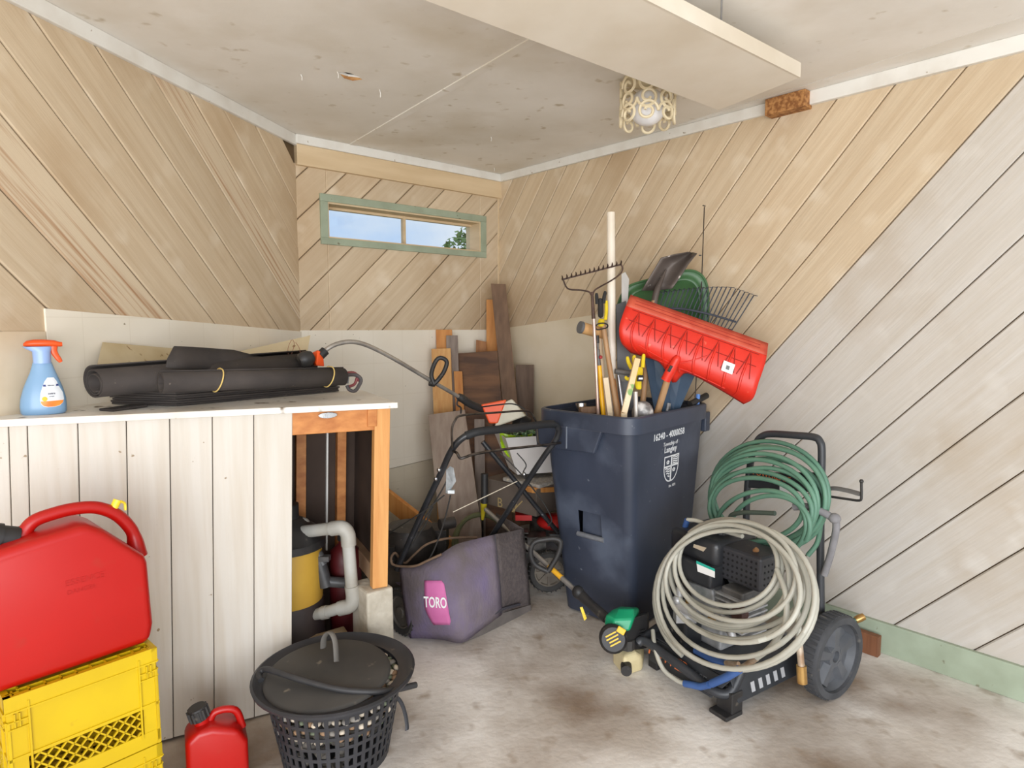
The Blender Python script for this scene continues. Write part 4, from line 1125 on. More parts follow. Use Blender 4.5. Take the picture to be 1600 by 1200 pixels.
rope = M('tan_rope', (126, 100, 78), (98, 78, 62), scale=30, rough=.85)
MB().tube(cr([P(*q) for q in [(690, 866, 2.745), (668, 876, 2.745), (650, 884, 2.755), (630, 885, 2.785), (614, 882, 2.80), (611, 872, 2.81), (617, 864, 2.83), (624, 872, 2.85), (633, 880, 2.87), (646, 868, 2.9), (668, 850, 2.93), (702, 841, 2.96), (745, 840, 2.99)]], 5), .0055, 8).build('bag_frame', rope, mw, smooth=True)
# pink label with the maker's name
pk = M('pink_label', (204, 112, 164), (192, 96, 150), scale=8, rough=.8)
whi = M('white_print', (236, 236, 234), None, rough=.6)
def bagpt(px, py, e=.004):
    # nearest bag front surface: bilinear search along rows
    best = None
    for ri in range(len(rows) - 1):
        for ci in range(len(rows[0]) - 1):
            A, B, C_ = rows[ri][ci], rows[ri][ci + 1], rows[ri + 1][ci]
            n = (B - A).cross(C_ - A)
            if n.length < 1e-9: continue
            n.normalize(); h = PP(px, py, A, n)
            pa = proj(A); pb2 = proj(B); pc = proj(C_)
            d = (pa[0] - px) ** 2 + (pa[1] - py) ** 2
            if best is None or d < best[0]: best = (d, h, n)
    h, n = best[1], best[2]
    if n.y > 0: n = -n
    return h + n * e
pr1 = []
for i in range(13):
    t = i / 12; y = 907 + 68 * t
    xl = 664 + (0 if t < .55 else 14 * ((t - .55) / .45) ** 1.6); xr = 693 + 12 * t - (3 if i in (0,) else 0) - (2 if i == 12 else 0)
    pr1.append([bagpt(xl + (xr - xl) * j / 6, y, .005) for j in range(7)])
MB().grid(pr1).build('label', pk, gb, smooth=True, solid=.0012)
c0_ = bagpt(681, 941, .008); cxx = bagpt(695, 941.6, .008) - bagpt(667, 940, .008); cyy = bagpt(681, 928, .008) - bagpt(681, 954, .008)
text('lettering', 'TORO', .066, frame(c0_, cxx, cyy), whi, gb, bold=.0012, sx=.56)

# ------------------------------------------------------------------ second machine with red engine behind the mower
mc = thing('push_mower', V((0.2, 3.4, 0)), 'silver decked mower with red engine cover behind the dark cart', 'lawn mower')
silver = M('scuffed_silver_paint', (166, 170, 176), (136, 140, 146), scale=6, rough=.4, metal=.4)
mcC = V((0.19, 3.60, 0)); ma = V((.70, .71, 0)).normalized(); mf = V((-.71, .70, 0)).normalized()
rings = []
for (z, k) in ((.06, 1.0), (.15, 1.0), (.19, .92), (.215, .72)):
    rings.append([mcC + mf * (math.cos(a) * .26 * k) + ma * (math.sin(a) * .20 * k) + V((0, 0, z)) for a in [2 * math.pi * j / 28 for j in range(28)]])
MB().loft(rings).build('deck', silver, mc, smooth=True)
fd = MB(); fc = P(850, 878, 3.27)
fd.hexa([P(820, 866, 3.42), P(850, 838, 3.46), P(878, 846, 3.46), P(846, 872, 3.40)], [P(820, 900, 3.44), P(850, 870, 3.50), P(878, 890, 3.50), P(838, 905, 3.42)])
fd.build('fender', silver, mc, bev=.012, seg=3)
wheel(mc, P(857, 892, 3.24), V((.15, -1, 0)), .108, .05, tyre, M('grey_hub', (110, 102, 90), (84, 76, 68), scale=12, rough=.7), spokes=8)
wheel(mc, V((-.06, 3.62, .10)), mf * -1 + ma * .2, .10, .05, tyre, hub_d)
en = MB(); ec = P(845, 830, 3.48)
en.lathe([(.11, .20), (.12, .24), (.12, .33), (.09, .345)], 18, Matrix.Translation(V((mcC.x + .03, mcC.y - .02, 0))))
for k in range(6): en.box(P(815, 830 + k * 6, 3.34), (.07, .07, .006))
en.box(P(838, 845, 3.34), (.10, .10, .07)); en.tube([P(860, 835, 3.3), P(885, 860, 3.3)], .02, 8)
en.build('engine', M('greasy_engine_metal', (58, 56, 54), (104, 100, 96), scale=24, rough=.45, metal=.5), mc, smooth=True)
rc = MB(); rp_ = P(868, 815, 3.45)
rc.sphere(rp_, .105, 20, 12, (1, .9, .42)); rc.box(P(818, 806, 3.45), (.09, .08, .03))
tag(rc.build('engine_cover', redp, mc, smooth=True), 'glossy red engine cover')
MB().tube(cr([P(872, 832, 3.24), P(838, 792, 3.21), P(809, 756, 3.18), P(772, 712, 3.15), P(754, 690, 3.14)], 4), .0125, 10).build('handle_tube', blk_tube, mc, smooth=True)
MB().box(P(868, 838, 3.26), (.07, .05, .04)).build('handle_bracket', blackp, mc, bev=.006)
MB().tube(cr([P(880, 845, 3.26), P(894, 872, 3.24), P(904, 905, 3.22), P(908, 930, 3.22)], 5), .010, 8).build('belt_guard', M('dark_chrome', (1, 1, 1)), mc, smooth=True)

# dark cardboard box on it, stone slab, planter
bxm = M('dark_grey_box', (104, 92, 82), (86, 76, 68), scale=5, rough=.8, lo=.4, hi=.7)
bo_ = P(838, 800, 3.30); bo_.z = 0
e1b, e2b = V((-.75, .66, 0)).normalized(), V((.66, .75, 0)).normalized()
BXM = frame(bo_, e2b, V((-e2b.y, e2b.x, 0)))
carton = thing('storage_box', bo_ + V((.0, .2, .40)), 'dark grey cardboard box under the white planter', 'box')
MB().box((.14, .19, .475), (.28, .38, .15), BXM).build('body', bxm, carton, bev=.004)
ltm = M('ochre_print', (176, 152, 104), None, rough=.8)
def on_left_face(px, py): return PP(px, py, BXM @ V((-.001, 0, 0)), e2b)
c_ = on_left_face(784, 788)
text('lettering', 'B', .075, frame(on_left_face(781, 786), -e1b, V((0, 0, 1))), ltm, carton)
text('lettering', 'V', .075, frame(on_left_face(803, 795), -e1b, V((0, 0, 1))), ltm, carton)
MB().bar(on_left_face(800, 800), on_left_face(816, 783), .002, .006, up=(0, 0, 1)).build('tape_mark', ltm, carton)
slab_o = MB(); slab_o.box((.17, .12, .562), (.32, .26, .022), BXM)
tag(slab_o.build('stone_slab', M('speckled_stone', (168, 162, 154), (140, 134, 126), scale=60, rough=.85, bump=.3, c4=(196, 184, 160), s4=40, lo4=.6, hi4=.7), bev=.006), 'speckled grey stone slab on the dark box', 'stone slab')
tb_ = MB(); tb_.bar(P(822, 764, 3.32), P(866, 762, 3.48), .10, .028)
tag(tb_.build('wood_block', w_or, bev=.003), 'small amber wood block under the white planter', 'wood block')
plt = thing('planter', P(835, 762, 3.50), 'white tapered planter holding green artificial leaves', 'planter')
pw = M('white_planter', (226, 222, 218), (212, 206, 202), scale=4, rough=.45)
pb0 = P(832, 760, 3.54); pbz = .598
PX, PY = V((.96, .28, 0)).normalized(), V((-.28, .96, 0)).normalized()
PM = frame((pb0.x, pb0.y, pbz), PX, PY)
def rr4(hx, hy, z): return [V((-hx, -hy, z)), V((hx, -hy, z)), V((hx, hy, z)), V((-hx, hy, z))]
MB().loft([rr4(.115, .085, 0), rr4(.195, .130, .215), rr4(.188, .123, .215), rr4(.110, .08, .012)], caps=False, m=PM).build('pot', pw, plt, bev=.004)
MB().loft([rr4(.112, .082, .002), rr4(.112, .082, .014)], m=PM).build('pot_floor', pw, plt)
MB().loft([rr4(.165, .11, .17), rr4(.172, .115, .20)], m=PM).build('soil', M('dark_moss', (58, 70, 52), (80, 96, 72), scale=40, rough=.9), plt)
lfm = M('variegated_leaf', (74, 116, 80), (176, 206, 176), scale=60, rough=.6, lo=.45, hi=.6)
rg = random.Random(2); lf = MB()
for i in range(420):
    c = PM @ V((rg.uniform(-.13, .155), rg.uniform(-.11, .10), .205 + rg.uniform(0, .035)))
    u = V((rg.uniform(-1, 1), rg.uniform(-1, 1), rg.uniform(-.3, .8))).normalized(); v = u.cross(V((rg.uniform(-.4, .4), rg.uniform(-.4, .4), 1))).normalized(); l = rg.uniform(.010, .018)
    lf.add([c - u * l, c + v * l * .55, c + u * l, c - v * l * .55], [(0, 1, 2, 3)])
tag(lf.build('foliage', lfm, plt), kind='stuff')
lg = thing('plastic_leaf_bag', PM @ V((-.10, -.03, .17)), 'crumpled lime green plastic bag stuffed in the white planter', 'plastic bag')
lime = M('lime_green_plastic', (176, 214, 40), (146, 186, 24), scale=8, rough=.35, lo=.3, hi=.7)
lm = MB(); rg = random.Random(9)
hull = [[(781, 676), (800, 680), (818, 680), (832, 677)], [(782, 690), (800, 692), (815, 687), (830, 684)], [(784, 700), (799, 702), (806, 695), (812, 690)], [(792, 712), (802, 718), (812, 716), (815, 700)]]
gr_ = [[P(x, y, 3.44 + .02 * ((i * 2 + j) % 3) - .02 * (j % 2)) for j, (x, y) in enumerate(r)] for i, r in enumerate(hull)]
lm.grid([cr(r, 3) for r in gr_])
lm.build('sheet', lime, lg, solid=.004)
tc_ = MB(); tc_.hexa([P(830, 690, 3.56), P(866, 695, 3.58), P(862, 662, 3.60), P(835, 668, 3.58)], [P(832, 692, 3.60), P(866, 695, 3.64), P(860, 672, 3.65), P(836, 676, 3.62)])
tag(tc_.build('clay_shard', M('terracotta', (176, 116, 76), (156, 98, 60), scale=10, rough=.8), bev=.004), 'brown terracotta shard standing in the planter behind the leaves', 'pot shard')
# yellow and black pointed tool tip between boards and box
yt = thing('garden_tool', P(756, 800, 3.42), 'black handled tool with a yellow tapered ferrule beside the grey box', 'tool')
MB().tube([P(757, 740, 3.44), P(757, 786, 3.44)], .020, 10).build('handle', blackp, yt, smooth=True)
MB().tube([P(756, 786, 3.44), P(754, 812, 3.44)], [.020, .008], 10).build('ferrule', M('yellow_ferrule', (206, 186, 40), (170, 150, 30), scale=10, rough=.4), yt, smooth=True)
bt0 = P(754, 812, 3.44)
MB().tube([bt0, V((bt0.x, bt0.y, 0))], .006, 8).build('shaft', dk_steel, yt, smooth=True)
oh = thing('garden_hose', P(750, 850, 3.40), 'olive green hose coil lying behind the mower engine', 'hose')
olive = M('olive_hose', (96, 98, 62), (78, 80, 50), scale=10, rough=.6)
hp2 = []
for i in range(90):
    a = 2 * math.pi * i / 30; r_ = .15 - .008 * (i / 30)
    hp2.append(P(750, 850, 3.42) + V((math.cos(a) * r_, math.sin(a) * .09, math.sin(a) * r_ * .9 + .01 * (i / 30))))
MB().tube(hp2, .012, 8).build('coil', olive, oh, smooth=True)

# ------------------------------------------------------------------ orange string trimmer across the corner
t1 = thing('string_trimmer', P(660, 590, 3.1), 'orange string trimmer with curved silver shaft resting on the felt rolls', 'string trimmer')
orng = M('safety_orange_plastic', (240, 92, 34), (226, 78, 24), scale=6, rough=.4)
shp = [(506, 549, 2.66), (518, 541, 2.68), (532, 536, 2.71), (548, 534, 2.74), (566, 537, 2.78), (590, 547, 2.84), (625, 566, 2.93), (672, 594, 3.06), (724, 624, 3.2)]
MB().tube(cr([P(*q) for q in shp], 6), .0098, 12).build('shaft', M('brushed_aluminium', (190, 184, 176), (160, 154, 148), scale=20, rough=.35, metal=.7), t1, smooth=True)
MB().tube([P(508, 548, 2.655), P(500, 556, 2.64)], .0195, 12).build('collar', blackp, t1, smooth=True)
gd = MB(); gd.hexa([P(497, 547, 2.62), P(505, 551, 2.64), P(507, 573, 2.64), P(494, 571, 2.60)], [P(484, 553, 2.65), P(496, 546, 2.68), P(500, 568, 2.68), P(490, 572, 2.66)])
gd.build('guard', orng, t1, bev=.004)
hdm = frame(P(478, 561, 2.60), (P(490, 556, 2.62) - P(466, 566, 2.58)), V((0, 0, 1)))
MB().lathe([(.0, -.030), (.022, -.030), (.032, -.02), (.034, .0), (.03, .016), (.022, .03), (0, .03)], 16, hdm @ Matrix.Rotation(math.pi / 2, 4, 'Y')).build('line_head', blackp, t1, smooth=True)
MB().tube(cr([P(678, 600, 3.055), P(674, 585, 3.05), P(680, 566, 3.04), P(688, 559, 3.04), P(698, 565, 3.05), P(694, 580, 3.055), P(685, 593, 3.06), P(678, 600, 3.055)], 5), .0105, 10).build('loop_handle', blackp, t1, smooth=True)
MB().tube([P(671, 597, 3.06), P(680, 599, 3.07)], .018, 10).build('handle_clamp', blackp, t1, smooth=True)
MB().tube(cr([P(716, 619, 3.18), P(724, 624, 3.2), P(736, 632, 3.23), P(756, 640, 3.28)], 4), [.016, .018, .021, .021, .0205, .0205, .020, .020, .020, .020, .020, .020, .020], 12).build('rear_grip', blackp, t1, smooth=True)
MB().tube(cr([P(716, 622, 3.18), P(714, 632, 3.17), P(720, 637, 3.18), P(720, 646, 3.19)], 4), .0045, 6).build('throttle_trigger', blackp, t1, smooth=True)
e_ = MB(); e_.hexa([P(751, 632, 3.25), P(792, 624, 3.25), P(778, 662, 3.25), P(764, 662, 3.25)], [P(754, 632, 3.36), P(786, 626, 3.36), P(778, 655, 3.36), P(768, 658, 3.36)])
tag(e_.build('engine_housing', orng, t1, bev=.008, seg=3), 'orange engine housing')
e_ = MB(); e_.hexa([P(784, 630, 3.255), P(800, 623, 3.255), P(822, 650, 3.255), P(772, 668, 3.255)], [P(786, 632, 3.37), P(802, 625, 3.37), P(824, 650, 3.37), P(776, 666, 3.37)])
tag(e_.build('starter_cover', M('grey_white_plastic', (204, 198, 178), (184, 178, 158), scale=10, rough=.5), t1, bev=.008, seg=3), 'cream engine cover')
MB().tube([P(808, 656, 3.32), P(822, 664, 3.34)], .045, 14).build('fuel_tank', M('black_tank', (36, 35, 36), None, rough=.4), t1, smooth=True)
st_ = MB(); st_.box(P(790, 669, 3.30), (.14, .10, .03)); st_.build('engine_base', blackp, t1, bev=.006)
# ------------------------------------------------------------------ wheeled cart full of tools
E2 = V((.67, .742, 0)).normalized(); E1 = V((-E2.y, E2.x, 0))
B0 = V((0.508, 2.666, 0)); BW_, BD_, BH_ = .53, .74, 1.02
def BN(u, d, z): return B0 + E1 * u + E2 * d + V((0, 0, z))      # u along the front (to the left), d back towards the wall
def rrect(u0, u1, d0, d1, r, z, n=5):
    pts = []
    for (cu, cdp, a0) in ((u1 - r, d1 - r, 0), (u0 + r, d1 - r, 90), (u0 + r, d0 + r, 180), (u1 - r, d0 + r, 270)):
        for k in range(n + 1):
            a = math.radians(a0 + 90 * k / n); pts.append(BN(cu + r * math.cos(a), cdp + r * math.sin(a), z))
    return pts
navy = M('navy_black_cart_plastic', (50, 56, 70), (64, 71, 88), scale=3, stretch=(1.5, 1.5, .5), rough=.42, lo=.35, hi=.75, c3=(84, 92, 108), s3=3.0, lo3=.58, hi3=.75, c4=(110, 116, 126), s4=26, lo4=.72, hi4=.78)
cart = thing('wheeled_cart', BN(.26, .37, 0), 'tall dark navy wheeled refuse cart full of garden tools', 'refuse cart')
def tap(z):   # body outline at height z : u0,u1,d0,d1
    t = 1 - z / BH_
    return (.012 + .055 * t, BW_ - .012 - .055 * t, .012 + .135 * t, BD_ - .012 - .05 * t)
outr = [rrect(*tap(z), .055 - .01 * (1 - z), z) for z in (.012, .03, .35, .70, .90, 1.0)]
innr = []
for z in (1.0, .5, .045):
    a, b, c, d = tap(z); innr.append(rrect(a + .006, b - .006, c + .006, d - .006, .05, z))
bod = MB().loft(outr + innr, caps=True).build('body', navy, cart, smooth=True)
# lift pocket cut into the front
def cut(obj, mb):
    cu = mb.build('cutter', None)
    md = obj.modifiers.new('b', 'BOOLEAN'); md.operation = 'DIFFERENCE'; md.object = cu; md.solver = 'EXACT'
    bpy.context.view_layer.update()
    dg = bpy.context.evaluated_depsgraph_get()
    me = bpy.data.meshes.new_from_object(obj.evaluated_get(dg))
    obj.modifiers.clear(); obj.data = me
    me.polygons.foreach_set('use_smooth', [True] * len(me.polygons))
    md_angle(obj, me, .5)
    bpy.data.objects.remove(cu)
# rim
rim = MB().loft([rrect(0, BW_, 0, BD_, .075, 1.02), rrect(-.006, BW_ + .006, -.006, BD_ + .006, .08, 1.014), rrect(-.006, BW_ + .006, -.006, BD_ + .006, .08, .945), rrect(0, BW_, .0, BD_, .075, .943), rrect(.014, BW_ - .014, .014, BD_ - .014, .06, .99), rrect(.014, BW_ - .014, .014, BD_ - .014, .06, 1.02)], close=True)
rim.build('rim', navy, cart, smooth=True)
# front apron hanging below the rim
ap = MB(); prof_a = [(.15, .95), (.19, .845), (BW_ - .01, .835), (BW_ + .004, .95)]
ap.hexa([BN(u, -.008, z) for u, z in prof_a], [BN(u, .012, z) for u, z in prof_a]); ap.build('apron', navy, cart, bev=.006)
MB().box((0, 0, 0), (.004, .006, .10), frame(BN(.34, -.010, .90), E1, E2)).build('apron_rib', M('scuffed_edge', (120, 126, 136), None, rough=.5), cart)
# pocket and lift bar
def fd(z): return tap(z)[2]
zb_ = .47
pk_ = MB(); pk_.box((0, 0, 0), (.13, .06, .12), frame(BN(.27, fd(.49) + .0, .485), E1, E2)); cut(bod, pk_)
MB().loft([[BN(.265 + a * .065, fd(.49) + .032, .485 + b * .065) for a, b in ((-1, -1), (1, -1), (1, 1), (-1, 1))], [BN(.265 + a * .065, fd(.49) + .029, .485 + b * .065) for a, b in ((-1, -1), (1, -1), (1, 1), (-1, 1))]]).build('pocket_back', navy, cart)
MB().tube([BN(.195, fd(.43) + .001, .425), BN(.345, fd(.43) + .001, .425)], .012, 10).build('lift_bar', M('worn_lift_bar', (150, 154, 160), (118, 122, 130), scale=14, rough=.4, metal=.4), cart, smooth=True)
MB().box((0, 0, 0), (.03, .05, .10), frame(BN(.03, BD_ + .012, .92), E1, E2)).build('handle_bracket', navy, cart, bev=.006)
MB().tube([BN(.04, BD_ + .03, .95), BN(BW_ - .04, BD_ + .03, .95)], .014, 10).build('handle', navy, cart, smooth=True)
for u in (.03, BW_ - .03): wheel(cart, BN(u, BD_ - .10, .10), E1 * (-1 if u < .2 else 1), .10, .045, tyre, hub_d)
# printing on the side panel
def sidept(px, py, e=.0022):
    A = BN(tap(.2)[0], .3, .2); B = BN(tap(1.0)[0], .3, 1.0); n = (B - A).cross(E2).normalized()
    if n.dot(-E1) < 0: n = -n
    return PP(px, py, A + n * e, n), n
def sideframe(px, py, e=.0022):
    p, n = sidept(px, py, e); A = BN(tap(.2)[0], .3, .2); B = BN(tap(1.0)[0], .3, 1.0)
    return frame(p, E2, (B - A))
wprint = M('white_stencil', (226, 228, 230), None, rough=.55)
text('lettering', '16240 - 4000058', .044, sideframe(1046, 679), wprint, cart, bold=.0006, sx=.98)
text('lettering', 'Township of', .027, sideframe(1048, 692.5), wprint, cart, sx=1.0)
text('lettering', 'Langley', .040, sideframe(1048, 701.5), wprint, cart, bold=.0004, sx=1.0)
text('lettering', 'Est. 1873', .018, sideframe(1050, 758), wprint, cart, sx=.95)
sf = sideframe(1048.5, 731.5) @ Matrix.Diagonal(V((1.15, .80, 1, 1))); cr_ = MB()
HW, HH = .062, .080          # half size of the shield
def shield(s, n=10):
    pts = [(-HW * s, HH * s), (HW * s, HH * s)]
    for k in range(n + 1):
        t = k / n; pts.append((HW * s * math.cos(t * math.pi / 2) ** .8 if t < 1 else 0, HH * s * (.15 - 1.15 * math.sin(t * math.pi / 2) ** 1.15)))
    for k in range(n - 1, -1, -1):
        t = k / n; pts.append((-HW * s * math.cos(t * math.pi / 2) ** .8, HH * s * (.15 - 1.15 * math.sin(t * math.pi / 2) ** 1.15)))
    return pts
o_, i_ = shield(1.0), shield(.90); n = len(o_)
cr_.add([(x, y, .0) for x, y in o_] + [(x, y, .0) for x, y in i_], [(k, (k + 1) % n, n + (k + 1) % n, n + k) for k in range(n)], sf)
cr_.box((0, -.004, 0), (.010, .148, .0006), sf); cr_.box((0, .016, 0), (.112, .010, .0006), sf)
def wave(x0, x1, y, sgn):
    m_ = 8; w2 = .0042
    pts = [(x0 + (x1 - x0) * k / m_, y + .0035 * math.sin(k / m_ * 2 * math.pi)) for k in range(m_ + 1)]
    cr_.add([(x, yy + w2, 0) for x, yy in pts] + [(x, yy - w2, 0) for x, yy in pts], [(k, k + 1, m_ + 2 + k, m_ + 1 + k) for k in range(m_)], sf)
for k in range(4): wave(.010, .052, .066 - k * .0135, 1)
for k in range(3): wave(-.050 + .006 * k, -.008, .002 - k * .0145, 1)
wave(-.026, -.008, -.044, 1)
for (fx, fy) in ((-.030, .042), (.024, -.012)):
    for k in range(5):
        a = 2 * math.pi * k / 5 + .3
        cr_.add([(fx + .008 * math.cos(a) + .0058 * math.cos(b), fy + .008 * math.sin(a) + .0058 * math.sin(b), 0) for b in [2 * math.pi * j / 6 for j in range(6)]], [tuple(range(6))], sf)
cr_.build('crest', wprint, cart)

# ------------------------------------------------------------------ tools standing in the cart
def down(p, q, zend=.06):
    """extend the line p->q below q towards the bottom of the cart"""
    p, q = V(p), V(q); d = (q - p)
    if abs(d.z) < 1e-6: return q
    t = (zend - q.z) / d.z
    r = q + d * t
    # keep the end inside the cart footprint
    rel = r - B0; u = min(max(rel.dot(E1), .11), BW_ - .11); dd = min(max(rel.dot(E2), .20), BD_ - .12)
    e = BN(u, dd, zend)
    return e
tan_h = M('worn_ash_handle', (186, 148, 108), (160, 122, 84), scale=6, stretch=(5, 5, .6), rough=.55)
# bow rake
rk = thing('bow_rake', P(934, 640, 2.93), 'bow rake standing head up with rusty teeth in the cart', 'rake')
a, b = P(927.5, 492, 2.93), P(934.5, 645, 2.93)
MB().tube([a, b, down(a, b)], .0078, 10).build('shaft', M('copper_tone_tube', (206, 182, 168), (180, 150, 136), scale=10, rough=.3, metal=.5), rk, smooth=True)
rusty = M('rusty_dark_iron', (92, 70, 60), (66, 50, 44), scale=24, rough=.6, metal=.4)
MB().tube([P(925, 456, 2.93), P(927.5, 498, 2.93)], [.0060, .0092], 10).build('socket', rusty, rk, smooth=True)
MB().tube(cr([P(924.5, 462, 2.93), P(920, 456, 2.93), P(908, 453.5, 2.92), P(890, 452, 2.91), P(884, 447, 2.905), P(880, 437, 2.90)], 5), .0036, 8).build('bow', rusty, rk, smooth=True)
MB().tube(cr([P(926, 462, 2.93), P(929, 454, 2.93), P(936, 449, 2.93), P(954, 439, 2.95), P(968, 429, 2.965), P(973, 420, 2.97), P(970, 413, 2.97)], 5), .0036, 8).build('bow', rusty, rk, smooth=True)
l_, r_ = P(878, 437, 2.90), P(971, 413, 2.97)
MB().bar(l_, r_, .008, .0075).build('head_bar', rusty, rk)
for k in range(14):
    p = l_.lerp(r_, (k + .1) / 13.3); MB().tube([p, p + V((-.002, -.03, .008)), p + V((-.006, -.05, .014))], [.004, .0035, .0015], 6).build('tooth', rusty, rk)
# white pole
a, b = P(954.5, 332, 3.06), P(956, 640, 3.02)
tag(MB().tube([a, b, down(a, b)], .0195, 14).build('white_pole', M('white_pvc', (236, 228, 214), (226, 214, 196), scale=4, rough=.45), smooth=True), 'tall white plastic pole rising above every other tool', 'pole')
# mallet
ml = thing('mallet', P(925, 516, 3.0), 'wooden mallet with horizontal head behind the rake shaft', 'mallet')
MB().tube([P(909, 512, 2.99), P(942, 521, 3.03)], .027, 14).build('head', M('pale_mallet_wood', (214, 170, 116), (192, 146, 94), scale=6, rough=.6), ml, smooth=True)
MB().tube([P(905.5, 511, 2.985), P(909.5, 512, 2.99)], .0285, 14).build('end_cap', M('grey_rubber', (96, 96, 98), None, rough=.6), ml, smooth=True)
a, b = P(937, 520, 3.03), P(946, 645, 3.0)
MB().tube([a, b, down(a, b)], .0095, 10).build('handle', M('pale_stick', (226, 204, 176), (206, 182, 150), scale=6, rough=.6), ml, smooth=True)
# yellow pole pruner
pr_o = thing('pole_pruner', P(940, 640, 2.96), 'pole with yellow sleeve and grey clamp in the cart', 'pole pruner')
a, b = P(936, 571, 2.955), P(942.5, 645, 2.95)
tag(MB().tube([a, b, down(a, b)], .0112, 12).build('sleeve', M('yellow_sleeve', (246, 186, 24), (232, 168, 14), scale=6, rough=.4), pr_o, smooth=True), 'bright yellow sleeve')
MB().tube([P(934, 546, 2.955), P(936, 572, 2.955)], [.009, .010], 10).build('clamp', M('grey_clamp', (112, 108, 104), (86, 82, 80), scale=14, rough=.4), pr_o, smooth=True)
MB().sphere(P(938.5, 558, 2.94), .009, 10, 6).build('knob', M('dark_red_knob', (158, 40, 44), None, rough=.4), pr_o, smooth=True)
MB().tube([P(933.5, 524, 2.955), P(934, 536, 2.955)], .008, 10).build('tip', blackp, pr_o, smooth=True); MB().tube([P(934, 535, 2.955), P(934, 548, 2.955)], .0052, 8).build('rod', steel, pr_o, smooth=True)
# gloves
yg = M('yellow_glove', (232, 206, 36), (214, 184, 22), scale=12, rough=.7); kg = M('black_glove_palm', (34, 33, 34), (46, 44, 44), scale=12, rough=.7)
g1 = thing('work_glove', P(940, 510, 2.97), 'black and yellow work glove pulled over a wooden handle end', 'glove')
MB().loft([[P(x, y, 2.975 + dz) for x, dz in ((xl, 0), ((xl + xr) / 2, -.018), (xr, 0), ((xl + xr) / 2, .018))] for xl, xr, y in ((932, 945, 498), (931.5, 945.5, 488), (932, 945, 476), (931, 946, 470))]).build('palm', kg, g1, sub=1, smooth=True)
for (pts, r) in (([(933, 475), (932.5, 466), (932, 458)], .0085), ([(938, 476), (938, 470), (938, 466)], .009), ([(943, 474), (944, 464), (946, 455)], .0085)):
    MB().tube(cr([P(x, y, 2.97) for x, y in pts], 3), [r, r, r, r, r * .95, r * .9, r * .6], 8).build('finger', kg, g1, smooth=True)
MB().loft([[P(x, y, 2.97 + dz) for x, dz in ((xl, 0), ((xl + xr) / 2, -.02), (xr, 0), ((xl + xr) / 2, .02))] for xl, xr, y in ((931, 949, 512), (931, 948, 504), (933, 946, 497))]).build('cuff', yg, g1, sub=1, smooth=True)
MB().tube(cr([P(946, 500, 2.97), P(947.5, 485, 2.98), P(947, 470, 2.985)], 4), .008, 8).build('back', yg, g1, smooth=True)
rgp = [P(x, y, z_) for x, y, z_ in ((930.5, 510, 2.95), (935, 506, 2.94), (944, 505, 2.94), (949.5, 508, 2.955), (948, 512, 2.97), (940, 514, 2.945), (933, 515, 2.945))]
MB().tube(cr(rgp, 3, closed=True), .0032, 6, closed=True).build('cuff_binding', kg, g1, smooth=True)
g2 = thing('work_glove', P(996, 600, 2.84), 'bright yellow work glove with black panel below the red shovel', 'glove')
MB().loft([[P(x, y, 2.885 + dz) for x, dz in ((xl, 0), ((xl + xr) / 2, -.016), (xr, 0), ((xl + xr) / 2, .016))] for xl, xr, y in ((991, 1006, 610), (990, 1004, 602), (988, 1006, 592), (984, 1009, 580), (983, 1009.5, 572))]).build('palm', yg, g2, sub=1, smooth=True)
for (pts, r) in (([(987, 576), (982, 566), (980, 557)], .009), ([(993, 574), (991, 562), (991, 555)], .009), ([(1004, 574), (1005, 562), (1006, 553)], .009), ([(986, 592), (980, 592), (977, 588)], .008)):
    MB().tube(cr([P(x, y, 2.88) for x, y in pts], 3), [r, r, r, r, r * .95, r * .9, r * .6], 8).build('finger', yg, g2, smooth=True)
MB().loft([[P(x, y, 2.855 + dz) for x, dz in ((xl, 0), ((xl + xr) / 2, -.006), (xr, 0), ((xl + xr) / 2, .006))] for xl, xr, y in ((995, 1005, 596), (996, 1006, 588), (998, 1004, 586))]).build('knuckle_patch', kg, g2, smooth=True)
MB().box(P(1001, 591.5, 2.838), (.018, .003, .008)).build('logo_patch', whi, g2)
# handles and sticks
def stick(name, label, cat, p0, p1, Y0, Y1, r, mat, sq=False, ext=True):
    a, b = P(p0[0], p0[1], Y0), P(p1[0], p1[1], Y1)
    pts = [a, b] + ([down(a, b)] if ext else [])
    mb = MB()
    if sq: 
        for i in range(len(pts) - 1): mb.bar(pts[i], pts[i + 1], r * 2, r * 1.5, up=(0, 1, 0))
    else: mb.tube(pts, r, 10)
    return tag(mb.build(name, mat, smooth=not sq, bev=.002 if sq else 0), label, cat)
stick('wooden_pole', 'worn wooden handle wearing the black and yellow glove', 'handle', (942, 506), (964, 645), 2.975, 2.95, .0125, tan_h)
stick('wooden_stick', 'pale split stick standing beside the yellow sleeve', 'stick', (946, 590), (953, 645), 2.90, 2.90, .012, M('split_pine', (228, 212, 186), (208, 184, 148), scale=6, rough=.6), sq=True)
stick('wooden_pole', 'short orange brown handle leaning by the white pole', 'handle', (958, 592), (967, 645), 3.0, 2.98, .011, M('orange_handle', (186, 130, 78), (160, 104, 56), scale=6, rough=.5))
dh = thing('spade', P(970, 600, 3.0), 'spade with grey plastic grip standing beside the white pole', 'spade')
a, b = P(966, 586, 3.0), P(974, 645, 2.98)
MB().tube([a, b, down(a, b)], .0085, 10).build('shaft', steel, dh, smooth=True)
MB().tube([P(961, 580, 2.99), P(987, 583, 3.0)], .012, 10).build('grip', M('grey_grip', (112, 108, 104), (92, 90, 88), scale=10, rough=.5), dh, smooth=True)
